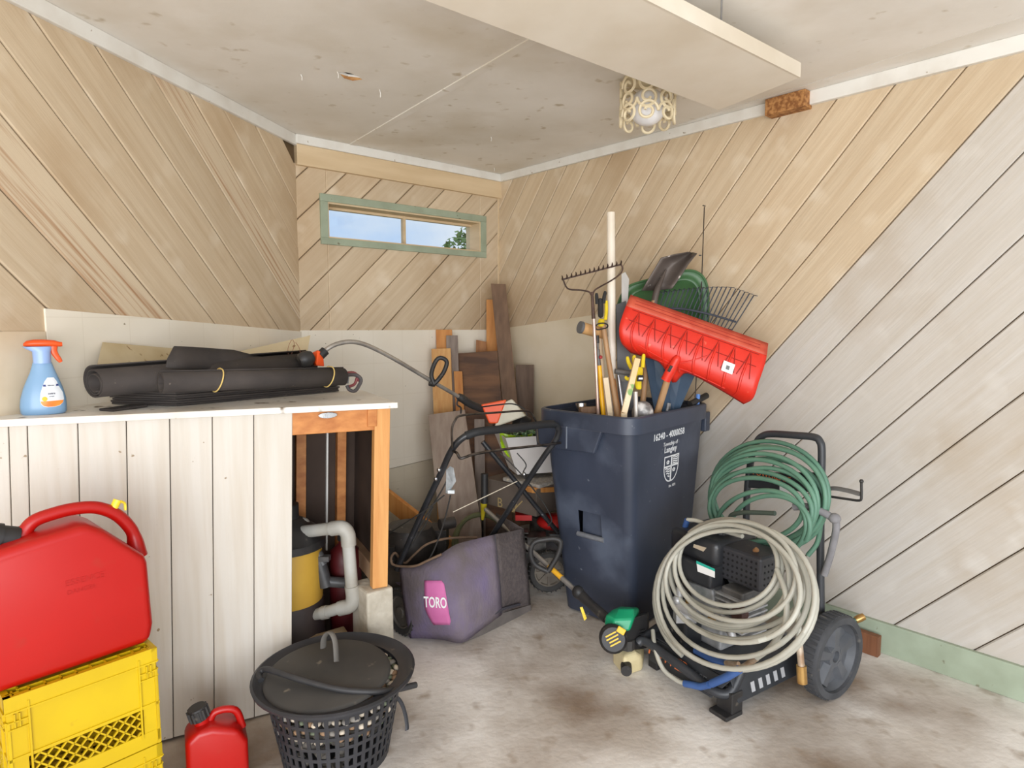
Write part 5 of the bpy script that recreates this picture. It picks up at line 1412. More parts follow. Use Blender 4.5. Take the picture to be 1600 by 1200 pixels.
MB().loft([[P(963, 584, 2.99), P(983, 586, 3.0), P(983, 586, 3.015), P(963, 584, 3.005)], [P(972, 596, 3.0), P(979, 596, 3.0), P(979, 596, 3.012), P(972, 596, 3.012)]]).build('grip_web', M('grey_grip', (1, 1, 1)), dh)
stk = M('painted_stake_wood', (222, 190, 140), (232, 214, 184), scale=5, rough=.6, lo=.4, hi=.6, c4=(128, 164, 96), s4=16, lo4=.6, hi4=.66)
stick('wooden_stake', 'square wooden stake with green paint smears in front of the yellow glove', 'stake', (996, 560), (975, 645), 2.83, 2.80, .013, stk, sq=True)
stick('metal_tube', 'short pale metal tube below the yellow glove', 'tube', (993, 612), (994, 645), 2.85, 2.84, .010, M('pale_aluminium', (206, 198, 190), None, rough=.4, metal=.3))
# dark grey sheet
tag(MB().hexa([P(962, 476, 3.08), P(978, 470, 3.08), P(992, 640, 3.06), P(966, 645, 3.06)], [P(962, 476, 3.09), P(978, 470, 3.09), P(992, 640, 3.07), P(966, 645, 3.07)]).build('plastic_board', M('charcoal_plastic', (92, 92, 94), (76, 76, 78), scale=5, rough=.5), bev=.002), 'dark grey plastic board left of the red shovel blade', 'board')
tag(MB().hexa([P(971, 428, 3.14), P(977, 425, 3.14), P(983, 436, 3.14), P(972, 640, 3.12)], [P(971, 428, 3.155), P(977, 425, 3.155), P(983, 436, 3.155), P(972, 640, 3.135)]).build('paint_stick', M('grey_white_wood', (200, 196, 192), (182, 178, 172), scale=10, rough=.6), bev=.001), 'pale grey painted slat standing in front of the green scoop', 'slat')
# green scoop
gs = thing('leaf_scoop', P(1040, 520, 3.16), 'large dark green rounded plastic scoop behind the other tools', 'scoop')
grn = M('bottle_green_plastic', (72, 112, 70), (58, 96, 58), scale=5, rough=.4)
gpx = [(966, 560), (963, 500), (965, 478), (973, 458), (985, 446), (1010, 438), (1040, 430), (1070, 423), (1086, 424), (1098, 432), (1105, 448), (1107, 480), (1104, 560)]
cen = (1036, 500)
ring = [P(x, y, 3.215) for x, y in cr([V((x, y, 0)) for x, y in gpx], 4) and [(q.x, q.y) for q in cr([V((x, y, 0)) for x, y in gpx], 4)]]
inn = [P(cen[0] + (x - cen[0]) * .86, cen[1] + (y - cen[1]) * .86, 3.235) for x, y in [(q.x, q.y) for q in cr([V((x, y, 0)) for x, y in gpx], 4)]]
inn2 = [P(cen[0] + (x - cen[0]) * .80, cen[1] + (y - cen[1]) * .80, 3.225) for x, y in [(q.x, q.y) for q in cr([V((x, y, 0)) for x, y in gpx], 4)]]
mb = MB(); mb.grid([ring, inn, inn2]); mb.add(inn2, [tuple(range(len(inn2)))])
mb.build('blade', grn, gs, smooth=True, solid=.006)
MB().tube(ring, .006, 8).build('rolled_edge', grn, gs, smooth=True)
a, b = P(1035, 560, 3.20), P(1030, 645, 3.12)
MB().tube([a, b, down(a, b)], .013, 8).build('handle', tan_h, gs, smooth=True)
# steel shovel, blade up
sv = thing('digging_shovel', P(1040, 430, 3.1), 'scuffed steel digging shovel with blade up above the red shovel', 'shovel')
worn = M('worn_grey_steel', (104, 94, 88), (84, 75, 70), scale=6, rough=.5, metal=.35, lo=.35, hi=.65, c4=(176, 168, 160), s4=30, lo4=.70, hi4=.74)
lft = [(1003, 454), (1012, 438), (1023, 420), (1033, 403), (1052, 398), (1074, 394)]
cen_ = [(1025, 454), (1032, 440), (1040, 424), (1052, 412), (1066, 404), (1082, 394.5)]
rgt = [(1050, 451), (1055, 444), (1066, 428), (1076, 412), (1084, 402), (1089, 396)]
rows = []
for (l, c, r) in zip(lft, cen_, rgt):
    row = []
    for k in range(9):
        t = k / 8
        if t <= .5: x, y = l[0] + (c[0] - l[0]) * t * 2, l[1] + (c[1] - l[1]) * t * 2
        else: x, y = c[0] + (r[0] - c[0]) * (t * 2 - 1), c[1] + (r[1] - c[1]) * (t * 2 - 1)
        row.append(P(x, y, 3.10 + .05 * math.sin(math.pi * t)))
    rows.append(row)
MB().grid(rows).build('blade', worn, sv, smooth=True, solid=.004)
MB().tube(cr([P(1041, 421, 3.125), P(1033, 438, 3.115), P(1026, 455, 3.10), P(1022, 475, 3.09)], 4), [.004, .006, .008, .010, .012, .013, .014, .015, .016, .016, .016, .016, .016], 10).build('socket', worn, sv, smooth=True)
a, b = P(1022, 470, 3.09), P(1003, 640, 3.05)
MB().tube([a, b, down(a, b)], .014, 10).build('handle', tan_h, sv, smooth=True)
# leaf rake
lr = thing('leaf_rake', P(1100, 490, 3.0), 'dark blue fan leaf rake behind the red snow shovel', 'rake')
dblue = M('dark_blue_grey_plastic', (62, 68, 80), (50, 56, 68), scale=8, rough=.45)
hubp = P(1072, 590, 2.98)
nt_ = 22
for k in range(nt_):
    t = k / (nt_ - 1)
    tx = 1022 + 156 * t ** .95; ty = 456 - 8 * math.sin(math.pi * t * .8) + 10 * max(0, t - .75) * 4
    bx = 1020 + 126 * t; by = 480 + 32 * t
    p0 = P(bx - (bx - 1072) * .35, by + 38, 3.07); p1 = P(bx, by, 3.10); p2 = P(tx, ty, 3.13); p3 = P(tx + 5, ty + (1 if t > .5 else 3), 3.085)
    MB().tube(cr([p0, p1, p2], 3) + [p3], .0042, 6, flat=.5).build('tine', dblue, lr)
MB().tube(cr([P(1020, 485, 3.09), P(1060, 482, 3.09), P(1105, 490, 3.09), P(1150, 503, 3.09)], 4), .005, 6).build('cross_bar', dblue, lr, smooth=True)
MB().tube(cr([P(1050, 512, 3.075), P(1095, 508, 3.075), P(1143, 516, 3.08)], 4), .0045, 6).build('cross_bar', dblue, lr, smooth=True)
a, b = P(1080, 560, 3.06), P(1058, 640, 3.05)
MB().tube([P(1085, 522, 3.07), a], [.03, .015], 8, flat=.4).build('hub', dblue, lr, smooth=True)
MB().tube([a, b, down(a, b)], .011, 10).build('handle', tan_h, lr, smooth=True)
# thin steel rod with a hook
rd = thing('steel_rod', P(1096, 450, 3.2), 'thin dark steel rod with a bent tip standing against the wall', 'rod')
a, b = P(1100.5, 324, 3.26), P(1085, 640, 3.16)
MB().tube([P(1098, 321, 3.255), P(1102, 322, 3.26), a, P(1096, 450, 3.22), b, down(a, b)], .0028, 6).build('rod', M('dark_steel_rod', (84, 76, 70), None, rough=.5, metal=.5), rd, smooth=True)
MB().box(P(1094, 399, 3.23), (.012, .006, .006)).build('tab', blackp, rd)
# blue shovel below
bs_ = thing('blue_scoop', P(1045, 600, 2.98), 'deep blue plastic shovel blade half hidden under the red one', 'shovel')
blu = M('deep_blue_plastic', (56, 78, 100), (46, 66, 88), scale=5, rough=.5)
tp_ = [(1004, 540), (1020, 545), (1036, 548), (1052, 552), (1070, 560), (1092, 572)]
bt2 = [(1022, 640), (1030, 642), (1037, 643), (1044, 643), (1052, 641), (1062, 638)]
rows = []
for k in range(5):
    t = k / 4
    rows.append([P(a[0] + (b[0] - a[0]) * t, a[1] + (b[1] - a[1]) * t, 3.03 + (.014 if j % 2 else 0)) for j, (a, b) in enumerate(zip(tp_, bt2))])
MB().grid(rows).build('blade', blu, bs_, solid=.004)
a, b = P(1045, 630, 3.04), P(1042, 650, 3.02); MB().tube([a, down(a, b)], .012, 8).build('shaft', steel, bs_, smooth=True)
# red snow shovel
ss = thing('snow_shovel', P(1080, 550, 2.85), 'wide red ribbed plastic snow shovel turned upside down in the cart', 'snow shovel')
red_s = M('weathered_red_plastic', (224, 50, 32), (204, 40, 26), scale=4, rough=.4, lo=.3, hi=.75, c4=(230, 110, 88), s4=24, lo4=.7, hi4=.76)
worn_r = M('worn_red_edge', (206, 92, 66), (186, 66, 46), scale=14, rough=.6)
lbd = cr([V((985, 461, 0)), V((975, 486, 0)), V((967.5, 512, 0)), V((971, 535, 0)), V((986, 551, 0))], 4)
rbd = cr([V((1200, 537, 0)), V((1196, 565, 0)), V((1185, 598, 0)), V((1177, 622, 0)), V((1162, 631, 0))], 4)
nu = 30; rows = []
def shv(u, v):       # u across 0..1, v 0 (edge) .. 1 (back)
    f = v * (len(lbd) - 1); i = min(int(f), len(lbd) - 2); t = f - i
    l = lbd[i].lerp(lbd[i + 1], t); r = rbd[i].lerp(rbd[i + 1], t)
    x, y = l.x + (r.x - l.x) * u, l.y + (r.y - l.y) * u
    y += -8 * max(0, (v - .55) / .45) ** 2 * math.sin(math.pi * u) * 1.2
    y += 26 * max(0, (v - .75) / .25) ** 1.5 * math.exp(-((u - .375) / .07) ** 2)
    Yd = 2.97 - .10 * u - .075 * math.sin(math.pi * min(1, v * .95))
    return x, y, Yd
def SV(u, v, e=0): 
    x, y, d = shv(u, v); return P(x, y, d - e)
for k in range(19): rows.append([SV(j / nu, k / 18) for j in range(nu + 1)])
MB().grid(rows).build('blade', red_s, ss, smooth=True, solid=.006)
MB().grid([[SV(j / nu, v, .0045) for j in range(nu + 1)] for v in (0, .06, .12, .17)]).build('wear_strip', worn_r, ss, smooth=True, solid=.002)
dkr = M('grime_line_red', (150, 34, 24), None, rough=.6)
for v in (.055, .10, .19, .34): MB().tube([SV(j / 20, v, .0055) for j in range(1, 20)], .0016, 5).build('score_line', dkr, ss)
for k in range(8):
    u = .10 + k * .113
    MB().tube([SV(u - .012 * math.sin(math.pi * t), .20 + .76 * t, .006) for t in [i / 12 for i in range(13)]], [.0028 + .003 * math.sin(math.pi * i / 12) for i in range(13)], 6).build('rib', red_s, ss, smooth=True)
    MB().tube([SV(u + .045 * q / 6, .20 + .30 * q / 6, .007) for q in range(7)], .0018, 5).build('web_line', dkr, ss)
    MB().tube([SV(u - .05 * q / 6, .20 + .30 * q / 6, .007) for q in range(7)], .0018, 5).build('web_line', dkr, ss)
for (u0, v0, u1, v1) in ((.375, .78, .62, .42), (.375, .78, .14, .66), (.40, .82, .80, .84), (.36, .80, .22, .90)): MB().tube([SV(u0 + (u1 - u0) * i / 8, v0 + (v1 - v0) * i / 8, .006) for i in range(9)], .003, 6).build('web_line', red_s, ss, smooth=True)
s0, s1 = P(1060, 556, 2.845), P(1040, 594, 2.875)
MB().tube(cr([s0, s0.lerp(s1, .3), s1], 4), [.010, .015, .018, .019, .020, .021, .022, .022, .022], 12).build('socket', red_s, ss, smooth=True)
MB().box((0, 0, 0), (.030, .012, .006), frame(P(1047, 576, 2.842), s1 - s0, V((1, 0, 0)))).build('socket_slot', blackp, ss)
a, b = P(1046, 583, 2.875), P(1027, 645, 2.935)
MB().tube([a, b, down(a, b)], .0155, 12).build('handle', tan_h, ss, smooth=True)
stp = [[SV(.735 + .08 * k / 6, .40 + .13 * q / 6, .013) for k in range(7)] for q in range(7)]
MB().grid(stp).build('sticker', whi, ss, solid=.0008)
MB().grid([[SV(u, v, .0145) for u in (.762, .774, .786)] for v in (.44, .465, .49)]).build('sticker_print', M('grey_print', (110, 110, 112), None, rough=.6), ss, solid=.0006)
# small things at the rim
cn = thing('tin_can', P(908, 634, 2.98), 'small metal tin showing above the cart rim by the rake', 'can')
MB().tube([P(908, 630, 3.0), P(909, 660, 2.99)], .027, 16).build('body', chrome, cn, smooth=True)
bl_ = thing('wood_offcut', P(918, 640, 2.95), 'brown wood offcut beside the tin inside the cart rim', 'wood block')
MB().bar(P(906, 641, 2.93), P(932, 640, 2.96), .03, .03).build('offcut', w_dk, bl_, bev=.003)
wb_ = thing('plastic_bag', P(1003, 640, 2.84), 'grey and white plastic bag bulging at the cart rim', 'bag')
MB().sphere(P(1004, 645, 2.86), .055, 14, 10, (.9, .6, 1.0)).build('bag', M('grey_white_film', (206, 202, 198), (110, 106, 104), scale=14, rough=.4, lo=.45, hi=.55), wb_, smooth=True)
mk = MB(); mk.tube([P(1091, 616, 3.17), P(1088, 650, 3.15)], .010, 10)
tag(mk.build('blue_tube', M('sky_blue_plastic', (96, 142, 214), None, rough=.4), smooth=True), 'short bright blue tube poking out by the cart corner', 'tube')
bk_ = MB(); bk_.tube([P(1078, 632, 3.13), P(1104, 618, 3.22)], .016, 10)
tag(bk_.build('black_tube', blackp, smooth=True), 'black plastic tube lying at the back corner of the cart', 'tube')
# ------------------------------------------------------------------ pressure washer
WO = V((0.573, 2.54, 0)); WE = V((.54, -.84, 0)).normalized(); WLn = V((.84, .54, 0)).normalized()
def WP(e, l, z): return WO + WE * e + WLn * l + V((0, 0, z))
WF = frame(WO, WE, WLn)
def PLn(px, py, l): return PP(px, py, WO + WLn * l, WLn)
wsh = thing('pressure_washer', WP(.2, .25, 0), 'black wheeled petrol pressure washer draped with hoses by the wall', 'pressure washer')
wblk = M('charcoal_powder_coat', (44, 46, 50), (56, 58, 62), scale=8, rough=.45)
pl = MB()
pl.box((.20, .24, .135), (.40, .48, .006), WF)
pl.hexa([WP(0, -.0, .13), WP(.40, 0, .13), WP(.40, .012, .13), WP(0, .012, .13)], [WP(.02, -.03, .045), WP(.34, -.03, .045), WP(.34, -.024, .045), WP(.02, -.024, .045)])
pl.hexa([WP(.40, 0, .138), WP(.40, .48, .138), WP(.394, .48, .138), WP(.394, 0, .138)], [WP(.425, .02, .05), WP(.425, .44, .05), WP(.419, .44, .05), WP(.419, .02, .05)])
pl.hexa([WP(0, 0, .138), WP(0, .48, .138), WP(.006, .48, .138), WP(.006, 0, .138)], [WP(-.02, .02, .05), WP(-.02, .44, .05), WP(-.014, .44, .05), WP(-.014, .02, .05)])
pl.build('base_plate', wblk, wsh, bev=.003)
slm = M('grey_vent_slot', (176, 176, 178), None, rough=.5)
for k in range(5):
    l = .10 + k * .045; MB().hexa([WP(.4125, l, .10), WP(.4125, l + .020, .10), WP(.411, l + .020, .10), WP(.411, l, .10)], [WP(.4215, l, .066), WP(.4215, l + .020, .066), WP(.420, l + .020, .066), WP(.420, l, .066)]).build('vent_slot', slm, wsh)
opr = M('orange_print', (238, 128, 72), None, rough=.5)
fn = (WP(.2, -.03, .045) - WP(.2, 0, .13)).cross(WE).normalized()
if fn.y > 0: fn = -fn
tp0 = WP(.17, -.0155, .088) + fn * .002
text('lettering', 'POWER', .060, frame(WP(.115, -.0155, .088) + fn * .0025, WE, WP(.2, 0, .13) - WP(.2, -.03, .045)), opr, wsh, bold=.001)
text('lettering', 'EASE', .040, frame(WP(.265, -.0155, .088) + fn * .0025, WE, WP(.2, 0, .13) - WP(.2, -.03, .045)), M('grey_print', (150, 150, 152)), wsh)
# front bumper
MB().tube(cr([WP(-.02, .10, .15), P(1000, 1002, 2.52), P(1010, 1003, 2.50), P(1060, 1038, 2.36), P(1105, 1073, 2.25), P(1128, 1084, 2.215), P(1143, 1078, 2.215), WP(.40, .06, .15)], 6), .0185, 12).build('bumper', wblk, wsh, smooth=True)
MB().tube([P(985, 998, 2.56), P(998, 1003, 2.52)], .005, 8).build('bumper_stud', steel, wsh, smooth=True)
ft = MB(); ft.box((.385, .02, .045), (.07, .06, .09), WF); ft.box((.385, .0, .008), (.08, .09, .016), WF)
ft.build('foot', blackp, wsh, bev=.004)
MB().box((.02, .02, .065), (.05, .05, .13), WF).build('foot', blackp, wsh, bev=.004)
ft2 = MB(); ft2.box((.385, .03, .075), (.016, .05, .06), WF); ft2.build('foot_bolt', blackp, wsh)
# wheels
WR_ = .16
big_hub = M('charcoal_hub', (92, 94, 98), (78, 80, 84), scale=10, rough=.5); gt_ = M('charcoal_tyre', (72, 73, 76), (60, 61, 64), scale=14, rough=.7, c4=(120, 114, 106), s4=20, lo4=.66, hi4=.76)
def big_wheel(c, axis):
    axis = V(axis).normalized(); m = frame(c, axis.cross(V((0, 0, 1))), V((0, 0, 1)))
    if (m.to_3x3() @ V((0, 0, 1))).dot(axis) < 0: m = m @ Matrix.Rotation(math.pi, 4, 'Y')
    h = .036
    o = MB().lathe([(WR_ * .80, -h), (WR_ * .97, -h), (WR_, -h * .75), (WR_, h * .75), (WR_ * .97, h), (WR_ * .82, h), (WR_ * .80, h * .6)], 48, m, caps=False).build('wheel', gt_, wsh, smooth=True)
    tr_ = MB()
    for k in range(44):
        a = 2 * math.pi * k / 44; tr_.box((WR_, 0, 0), (.006, .011, .05), m @ Matrix.Rotation(a, 4, 'Z'))
    tr_.build('tread', gt_, o)
    hb = MB()
    hb.lathe([(WR_ * .80, -h * .2), (WR_ * .82, h * .6), (WR_ * .78, h * .75), (WR_ * .74, h * .35), (WR_ * .70, h * .0), (WR_ * .30, h * .0), (WR_ * .26, h * .55), (WR_ * .14, h * .55), (WR_ * .14, h * .1), (0, h * .1)], 40, m, caps=False)
    for k in range(5):
        ms = m @ Matrix.Rotation(2 * math.pi * k / 5 + .3, 4, 'Z')
        hb.add([(WR_ * .2, -.026, h * .0), (WR_ * .74, -.034, 0), (WR_ * .74, .034, 0), (WR_ * .2, .026, 0), (WR_ * .2, -.012, h * .6), (WR_ * .72, -.018, h * .6), (WR_ * .72, .018, h * .6), (WR_ * .2, .012, h * .6)],
               [(0, 1, 5, 4), (1, 2, 6, 5), (2, 3, 7, 6), (3, 0, 4, 7), (4, 5, 6, 7)], ms)
    hb.build('hub', big_hub, o, smooth=True)
wc_ = P(1298, 1032, 2.335); wc_.z = WR_
big_wheel(wc_, WE)
wc2 = wc_ - WE * .60
big_wheel(wc2, -WE)
MB().tube([wc_, wc2], .010, 8).build('axle', steel, wsh, smooth=True)
# upright handle
hl_ = .46
hps = [(1283, 975), (1282, 860), (1283, 760), (1284, 705), (1281, 690), (1272, 683), (1240, 680), (1205, 678), (1192, 681), (1183, 690), (1175, 712), (1168, 760), (1166, 820), (1166, 900), (1166, 950)]
MB().tube(cr([PLn(x, y, hl_) for x, y in hps], 5), .0145, 12).build('handle', wblk, wsh, smooth=True)
pnl = MB(); pnl.hexa([PLn(1168, 762, hl_ - .01), PLn(1280, 770, hl_ - .01), PLn(1280, 738, hl_ - .01), PLn(1170, 738, hl_ - .01)], [PLn(1168, 762, hl_ + .01), PLn(1280, 770, hl_ + .01), PLn(1280, 738, hl_ + .01), PLn(1170, 738, hl_ + .01)])
pnl.build('handle_panel', wblk, wsh, bev=.004)
text('lettering', 'POWEREASE', .032, frame(PLn(1205, 744, hl_ - .013), WE, V((0, 0, 1))), opr, wsh)
MB().hexa([PLn(1218, 759, hl_ - .014), PLn(1240, 763, hl_ - .014), PLn(1240, 772, hl_ - .014), PLn(1218, 768, hl_ - .014)], [PLn(1218, 759, hl_ - .012), PLn(1240, 763, hl_ - .012), PLn(1240, 772, hl_ - .012), PLn(1218, 768, hl_ - .012)]).build('panel_sticker', whi, wsh)
# hook for the lance
hk = [(1284, 768), (1300, 763), (1322, 766), (1344, 772)]
MB().tube(cr([PLn(x, y, hl_) for x, y in hk], 4), .011, 8, flat=.5).build('hook_arm', M('grey_steel_arm', (96, 94, 92), None, rough=.5), wsh, smooth=True)
MB().tube(cr([PLn(x, y, hl_) for x, y in [(1298, 776), (1325, 780), (1343, 782), (1346, 776), (1346, 758), (1346, 751)]], 3), .0048, 8).build('hook', blackp, wsh, smooth=True)
MB().sphere(PLn(1346, 752, hl_), .008, 8, 6).build('hook_tip', blackp, wsh, smooth=True)
# engine
eng_b = M('satin_black_shroud', (36, 37, 40), (48, 49, 52), scale=6, rough=.35, c4=(96, 92, 86), s4=40, lo4=.68, hi4=.76)
cast = M('cast_aluminium', (196, 196, 196), (158, 158, 158), scale=20, rough=.4, metal=.35)
MB().box((.14, .24, .20), (.22, .22, .13), WF).build('crankcase', cast, wsh, bev=.012, seg=3)
MB().hexa([WP(.10, .13, .30), WP(.25, .13, .22), WP(.25, .15, .22), WP(.10, .15, .30)], [WP(.06, .13, .36), WP(.20, .13, .37), WP(.20, .15, .37), WP(.06, .15, .36)]).build('side_casting', cast, wsh, bev=.006)
MB().tube([WP(.10, .115, .30), WP(.24, .115, .25)], .012, 8).build('casting_rib', cast, wsh, smooth=True)
fins = MB()
for k in range(8): fins.box((.285 + .0 * k, .20, .23 + k * .020), (.13, .15, .007), WF)
fins.build('cooling_fins', cast, wsh)
MB().box((.285, .20, .31), (.10, .12, .18), WF).build('cylinder', M('grey_cast_metal', (120, 118, 116), (96, 94, 92), scale=20, rough=.5, metal=.5), wsh, bev=.008)
MB().tube([WP(.34, .14, .33), WP(.34, .10, .33)], .026, 12).build('exhaust_port', M('brown_burnt_metal', (92, 62, 54), (70, 46, 42), scale=20, rough=.6), wsh, smooth=True)
tk = MB(); tk.box((.10, .25, .515), (.25, .26, .11), WF)
o = tk.build('fuel_tank', eng_b, wsh, bev=.028, seg=4); o.data.polygons.foreach_set('use_smooth', [True] * 6)
ac = MB(); ac.box((.115, .13, .43), (.22, .08, .09), WF); ac.build('air_cleaner', eng_b, wsh, bev=.012, seg=3)
cpf = PLn(1125, 845, .24)
cpm = Matrix.Translation(V((cpf.x, cpf.y, .565)))
kc = MB(); kc.lathe([(.040, 0), (.040, .03), (.036, .038), (0, .038)], 24, cpm)
for k in range(16):
    a = 2 * math.pi * k / 16; kc.box((.041 * math.cos(a), .041 * math.sin(a), .017), (.006, .006, .03), cpm)
kc.build('fuel_cap', blackp, wsh)
# muffler guard with holes
mf_ = MB(); mf_.box((.30, .235, .485), (.19, .15, .135), WF)
mg = mf_.build('muffler_guard', M('charcoal_guard', (58, 58, 62), (48, 48, 52), scale=10, rough=.45, c4=(100, 92, 84), s4=30, lo4=.68, hi4=.76), wsh, bev=.014, seg=3)
hm = M('hole_black', (14, 14, 15), None, rough=.8); hh_ = MB()
for r_i in range(5):
    for c_i in range(8):
        hh_.lathe([(.0050, -.001), (.0050, .0012), (0, .0012)], 8, WF @ Matrix.Translation(V((.228 + c_i * .021, .160, .440 + r_i * .022))) @ Matrix.Rotation(math.pi / 2, 4, 'X'))
for r_i in range(4):
    for c_i in range(5):
        hh_.lathe([(.0045, -.001), (.0045, .0012), (0, .0012)], 8, WF @ Matrix.Translation(V((.395, .185 + c_i * .022, .445 + r_i * .024))) @ Matrix.Rotation(math.pi / 2, 4, 'Y'))
tag(hh_.build('vent_holes', hm, mg), 'rows of round vent holes', kind='stuff')
MB().tube([WP(.33, .21, .552), WP(.34, .21, .562)], .010, 8).build('guard_bolt', M('rusty_bolt', (150, 108, 70), None, rough=.6), mg)
def acp(px, py, l): return PLn(px, py, l)
MB().hexa([acp(1088, 877, .088), acp(1117, 890, .088), acp(1117, 903, .088), acp(1090, 893, .088)], [acp(1088, 877, .0895), acp(1117, 890, .0895), acp(1117, 903, .0895), acp(1090, 893, .0895)]).build('spec_label', whi, wsh)
MB().hexa([acp(1088, 876, .0875), acp(1117, 889, .0875), acp(1117, 893, .0875), acp(1088, 880.5, .0875)], [acp(1088, 876, .0885), acp(1117, 889, .0885), acp(1117, 893, .0885), acp(1088, 880.5, .0885)]).build('label_stripe', M('teal_print', (40, 170, 150), None, rough=.5), wsh)
tz = .5715
MB().hexa([FZ(1084, 850, tz), FZ(1104, 856, tz), FZ(1099, 862, tz), FZ(1083, 855, tz)], [FZ(1084, 850, tz + .001), FZ(1104, 856, tz + .001), FZ(1099, 862, tz + .001), FZ(1083, 855, tz + .001)]).build('tank_label', M('cream_label', (220, 208, 186), None, rough=.6), wsh)
# pump at the left front
pmp = MB()
pmp.tube([P(1054, 945, 2.46), P(1092, 958, 2.38)], .022, 12); pmp.tube([P(1062, 918, 2.46), P(1062, 952, 2.45)], .013, 10); pmp.box(P(1070, 960, 2.44), (.08, .05, .05)); pmp.tube([P(1055, 955, 2.44), P(1080, 940, 2.44)], .012, 8)
pmp.sphere(P(1058, 938, 2.45), .02, 10, 6)
pmp.build('pump', cast, wsh, smooth=True)
MB().box((.09, .08, .19), (.14, .10, .12), WF).build('pump_body', eng_b, wsh, bev=.01)
brass = M('brass', (200, 164, 104), (168, 128, 74), scale=20, rough=.3, metal=.8)
MB().tube([P(1074, 930, 2.43), P(1074, 945, 2.43)], .008, 8).build('brass_fitting', brass, wsh, smooth=True)
MB().tube([P(1105, 968, 2.36), P(1118, 972, 2.35)], .014, 10).build('brass_fitting', brass, wsh, smooth=True)
MB().tube([P(1157, 972, 2.34), P(1160, 990, 2.34)], .012, 10).build('dipstick', M('yellow_dipstick', (226, 190, 50), None, rough=.4), wsh, smooth=True)
MB().tube([P(1141, 985, 2.33), P(1146, 1000, 2.32)], .016, 10).build('drain', cast, wsh, smooth=True)

# ------------------------------------------------------------------ hoses on the washer
def coil(loops, lfun, steps=44, wob=0.0, seed=1, start=0.0):
    rg_ = random.Random(seed); pts = []
    n_ = len(loops)
    for i in range((n_ - 1) * steps + 1):
        t = i / steps; k = min(int(t), n_ - 2); f = t - k; f = f * f * (3 - 2 * f)
        A, B = loops[k], loops[k + 1]
        cx, cy, rx, ry, ti, lo2 = [A[j] + (B[j] - A[j]) * f for j in range(6)]
        a = 2 * math.pi * t + start
        x = rx * math.cos(a); y = ry * math.sin(a); c, s = math.cos(math.radians(ti)), math.sin(math.radians(ti))
        px, py = cx + x * c - y * s, cy + x * s + y * c
        pts.append(PLn(px, py, lfun(px, py) + lo2))
    return pts
gh = thing('garden_hose', PLn(1200, 870, .40), 'green garden hose coiled over the pressure washer handle', 'hose')
grn_h = M('green_hose_rubber', (98, 138, 116), (76, 112, 94), scale=5, rough=.5, lo=.3, hi=.7)
gl = [(1206, 768, 95, 83, 8, .020), (1203, 772, 92, 80, 12, -.005), (1200, 778, 90, 78, 5, -.03), (1192, 783, 86, 70, 10, -.055), (1204, 770, 86, 76, 14, -.02), (1190, 792, 84, 62, 6, -.075), (1203, 785, 88, 74, 10, .00), (1186, 798, 82, 50, 2, -.095), (1196, 790, 80, 66, 12, -.045), (1182, 800, 72, 44, -4, -.115), (1200, 822, 60, 52, -8, -.135), (1204, 826, 62, 50, -10, -.135)]
gp = coil(gl, lambda x, y: .43, start=.6)
MB().tube(gp, .0094, 9).build('coil', grn_h, gh, smooth=True)
MB().tube(cr([PLn(1140, 822, .30), PLn(1142, 806, .29), PLn(1160, 801, .29), PLn(1186, 801, .30), PLn(1211, 802, .30)], 5), .0094, 9).build('loose_end', M('dark_green_hose', (74, 84, 74), None, rough=.6), gh, smooth=True)
MB().tube(cr([PLn(1262, 868, .42), PLn(1278, 845, .44), PLn(1284, 800, .44), PLn(1288, 760, .43)], 5), .0094, 9).build('loose_end', grn_h, gh, smooth=True)
gy = thing('pressure_hose', PLn(1150, 1050, .02), 'pale grey pressure hose coiled around the washer engine', 'hose')
gry_h = M('pale_grey_hose', (188, 186, 174), (168, 165, 152), scale=5, rough=.45, lo=.3, hi=.7)
def lg_(px, py): return .03 + max(0, (1000 - py)) / 190 * .19 - (.03 if py > 1000 else 0)
yl = [(1152, 938, 130, 118, 6, -.02), (1148, 934, 126, 112, 10, -.045), (1146, 905, 104, 92, 4, -.03), (1140, 895, 92, 84, 8, -.055), (1136, 884, 82, 72, 2, -.06), (1138, 880, 76, 66, 6, -.085), (1144, 898, 98, 80, 12, -.07), (1154, 925, 118, 104, 2, -.085), (1150, 930, 124, 116, 4, -.105), (1142, 890, 88, 76, 12, -.10), (1150, 920, 112, 84, 16, -.12), (1148, 900, 108, 84, 6, -.03)]
yp = coil(yl, lg_, start=2.2, steps=48)
MB().tube(yp, .0088, 9).build('coil', gry_h, gy, smooth=True)
blue_s = M('blue_hose_sleeve', (66, 100, 160), (54, 86, 142), scale=8, rough=.5)
bras2 = M('corroded_fitting', (150, 122, 96), (190, 176, 158), scale=24, rough=.5, metal=.4)
def sl(name, pts, r, mt, l0): return MB().tube([PLn(x, y, l0) for x, y in pts], r, 12).build(name, mt, gy, smooth=True)
tag(sl('sleeve', [(1074, 812), (1062, 849)], .0122, blue_s, .17), 'blue end sleeve'); sl('crimp', [(1062, 849), (1057, 866)], .0105, M('light_crimp', (204, 200, 190), None, rough=.4, metal=.3), .17); sl('fitting', [(1056, 868), (1052, 890)], .0075, brass, .17)
MB().tube(cr([PLn(1074, 812, .17), PLn(1090, 814, .18), PLn(1120, 826, .2), PLn(1160, 838, .18)], 4), .0088, 9).build('tail', gry_h, gy, smooth=True)
tag(sl('sleeve', [(1155, 1046), (1135, 1058), (1112, 1068)], .0145, blue_s, -.06), 'blue sleeve near the front bumper'); tag(sl('sleeve', [(1070, 1068), (1095, 1073), (1108, 1070)], .0128, blue_s, -.06), 'blue sleeve end')
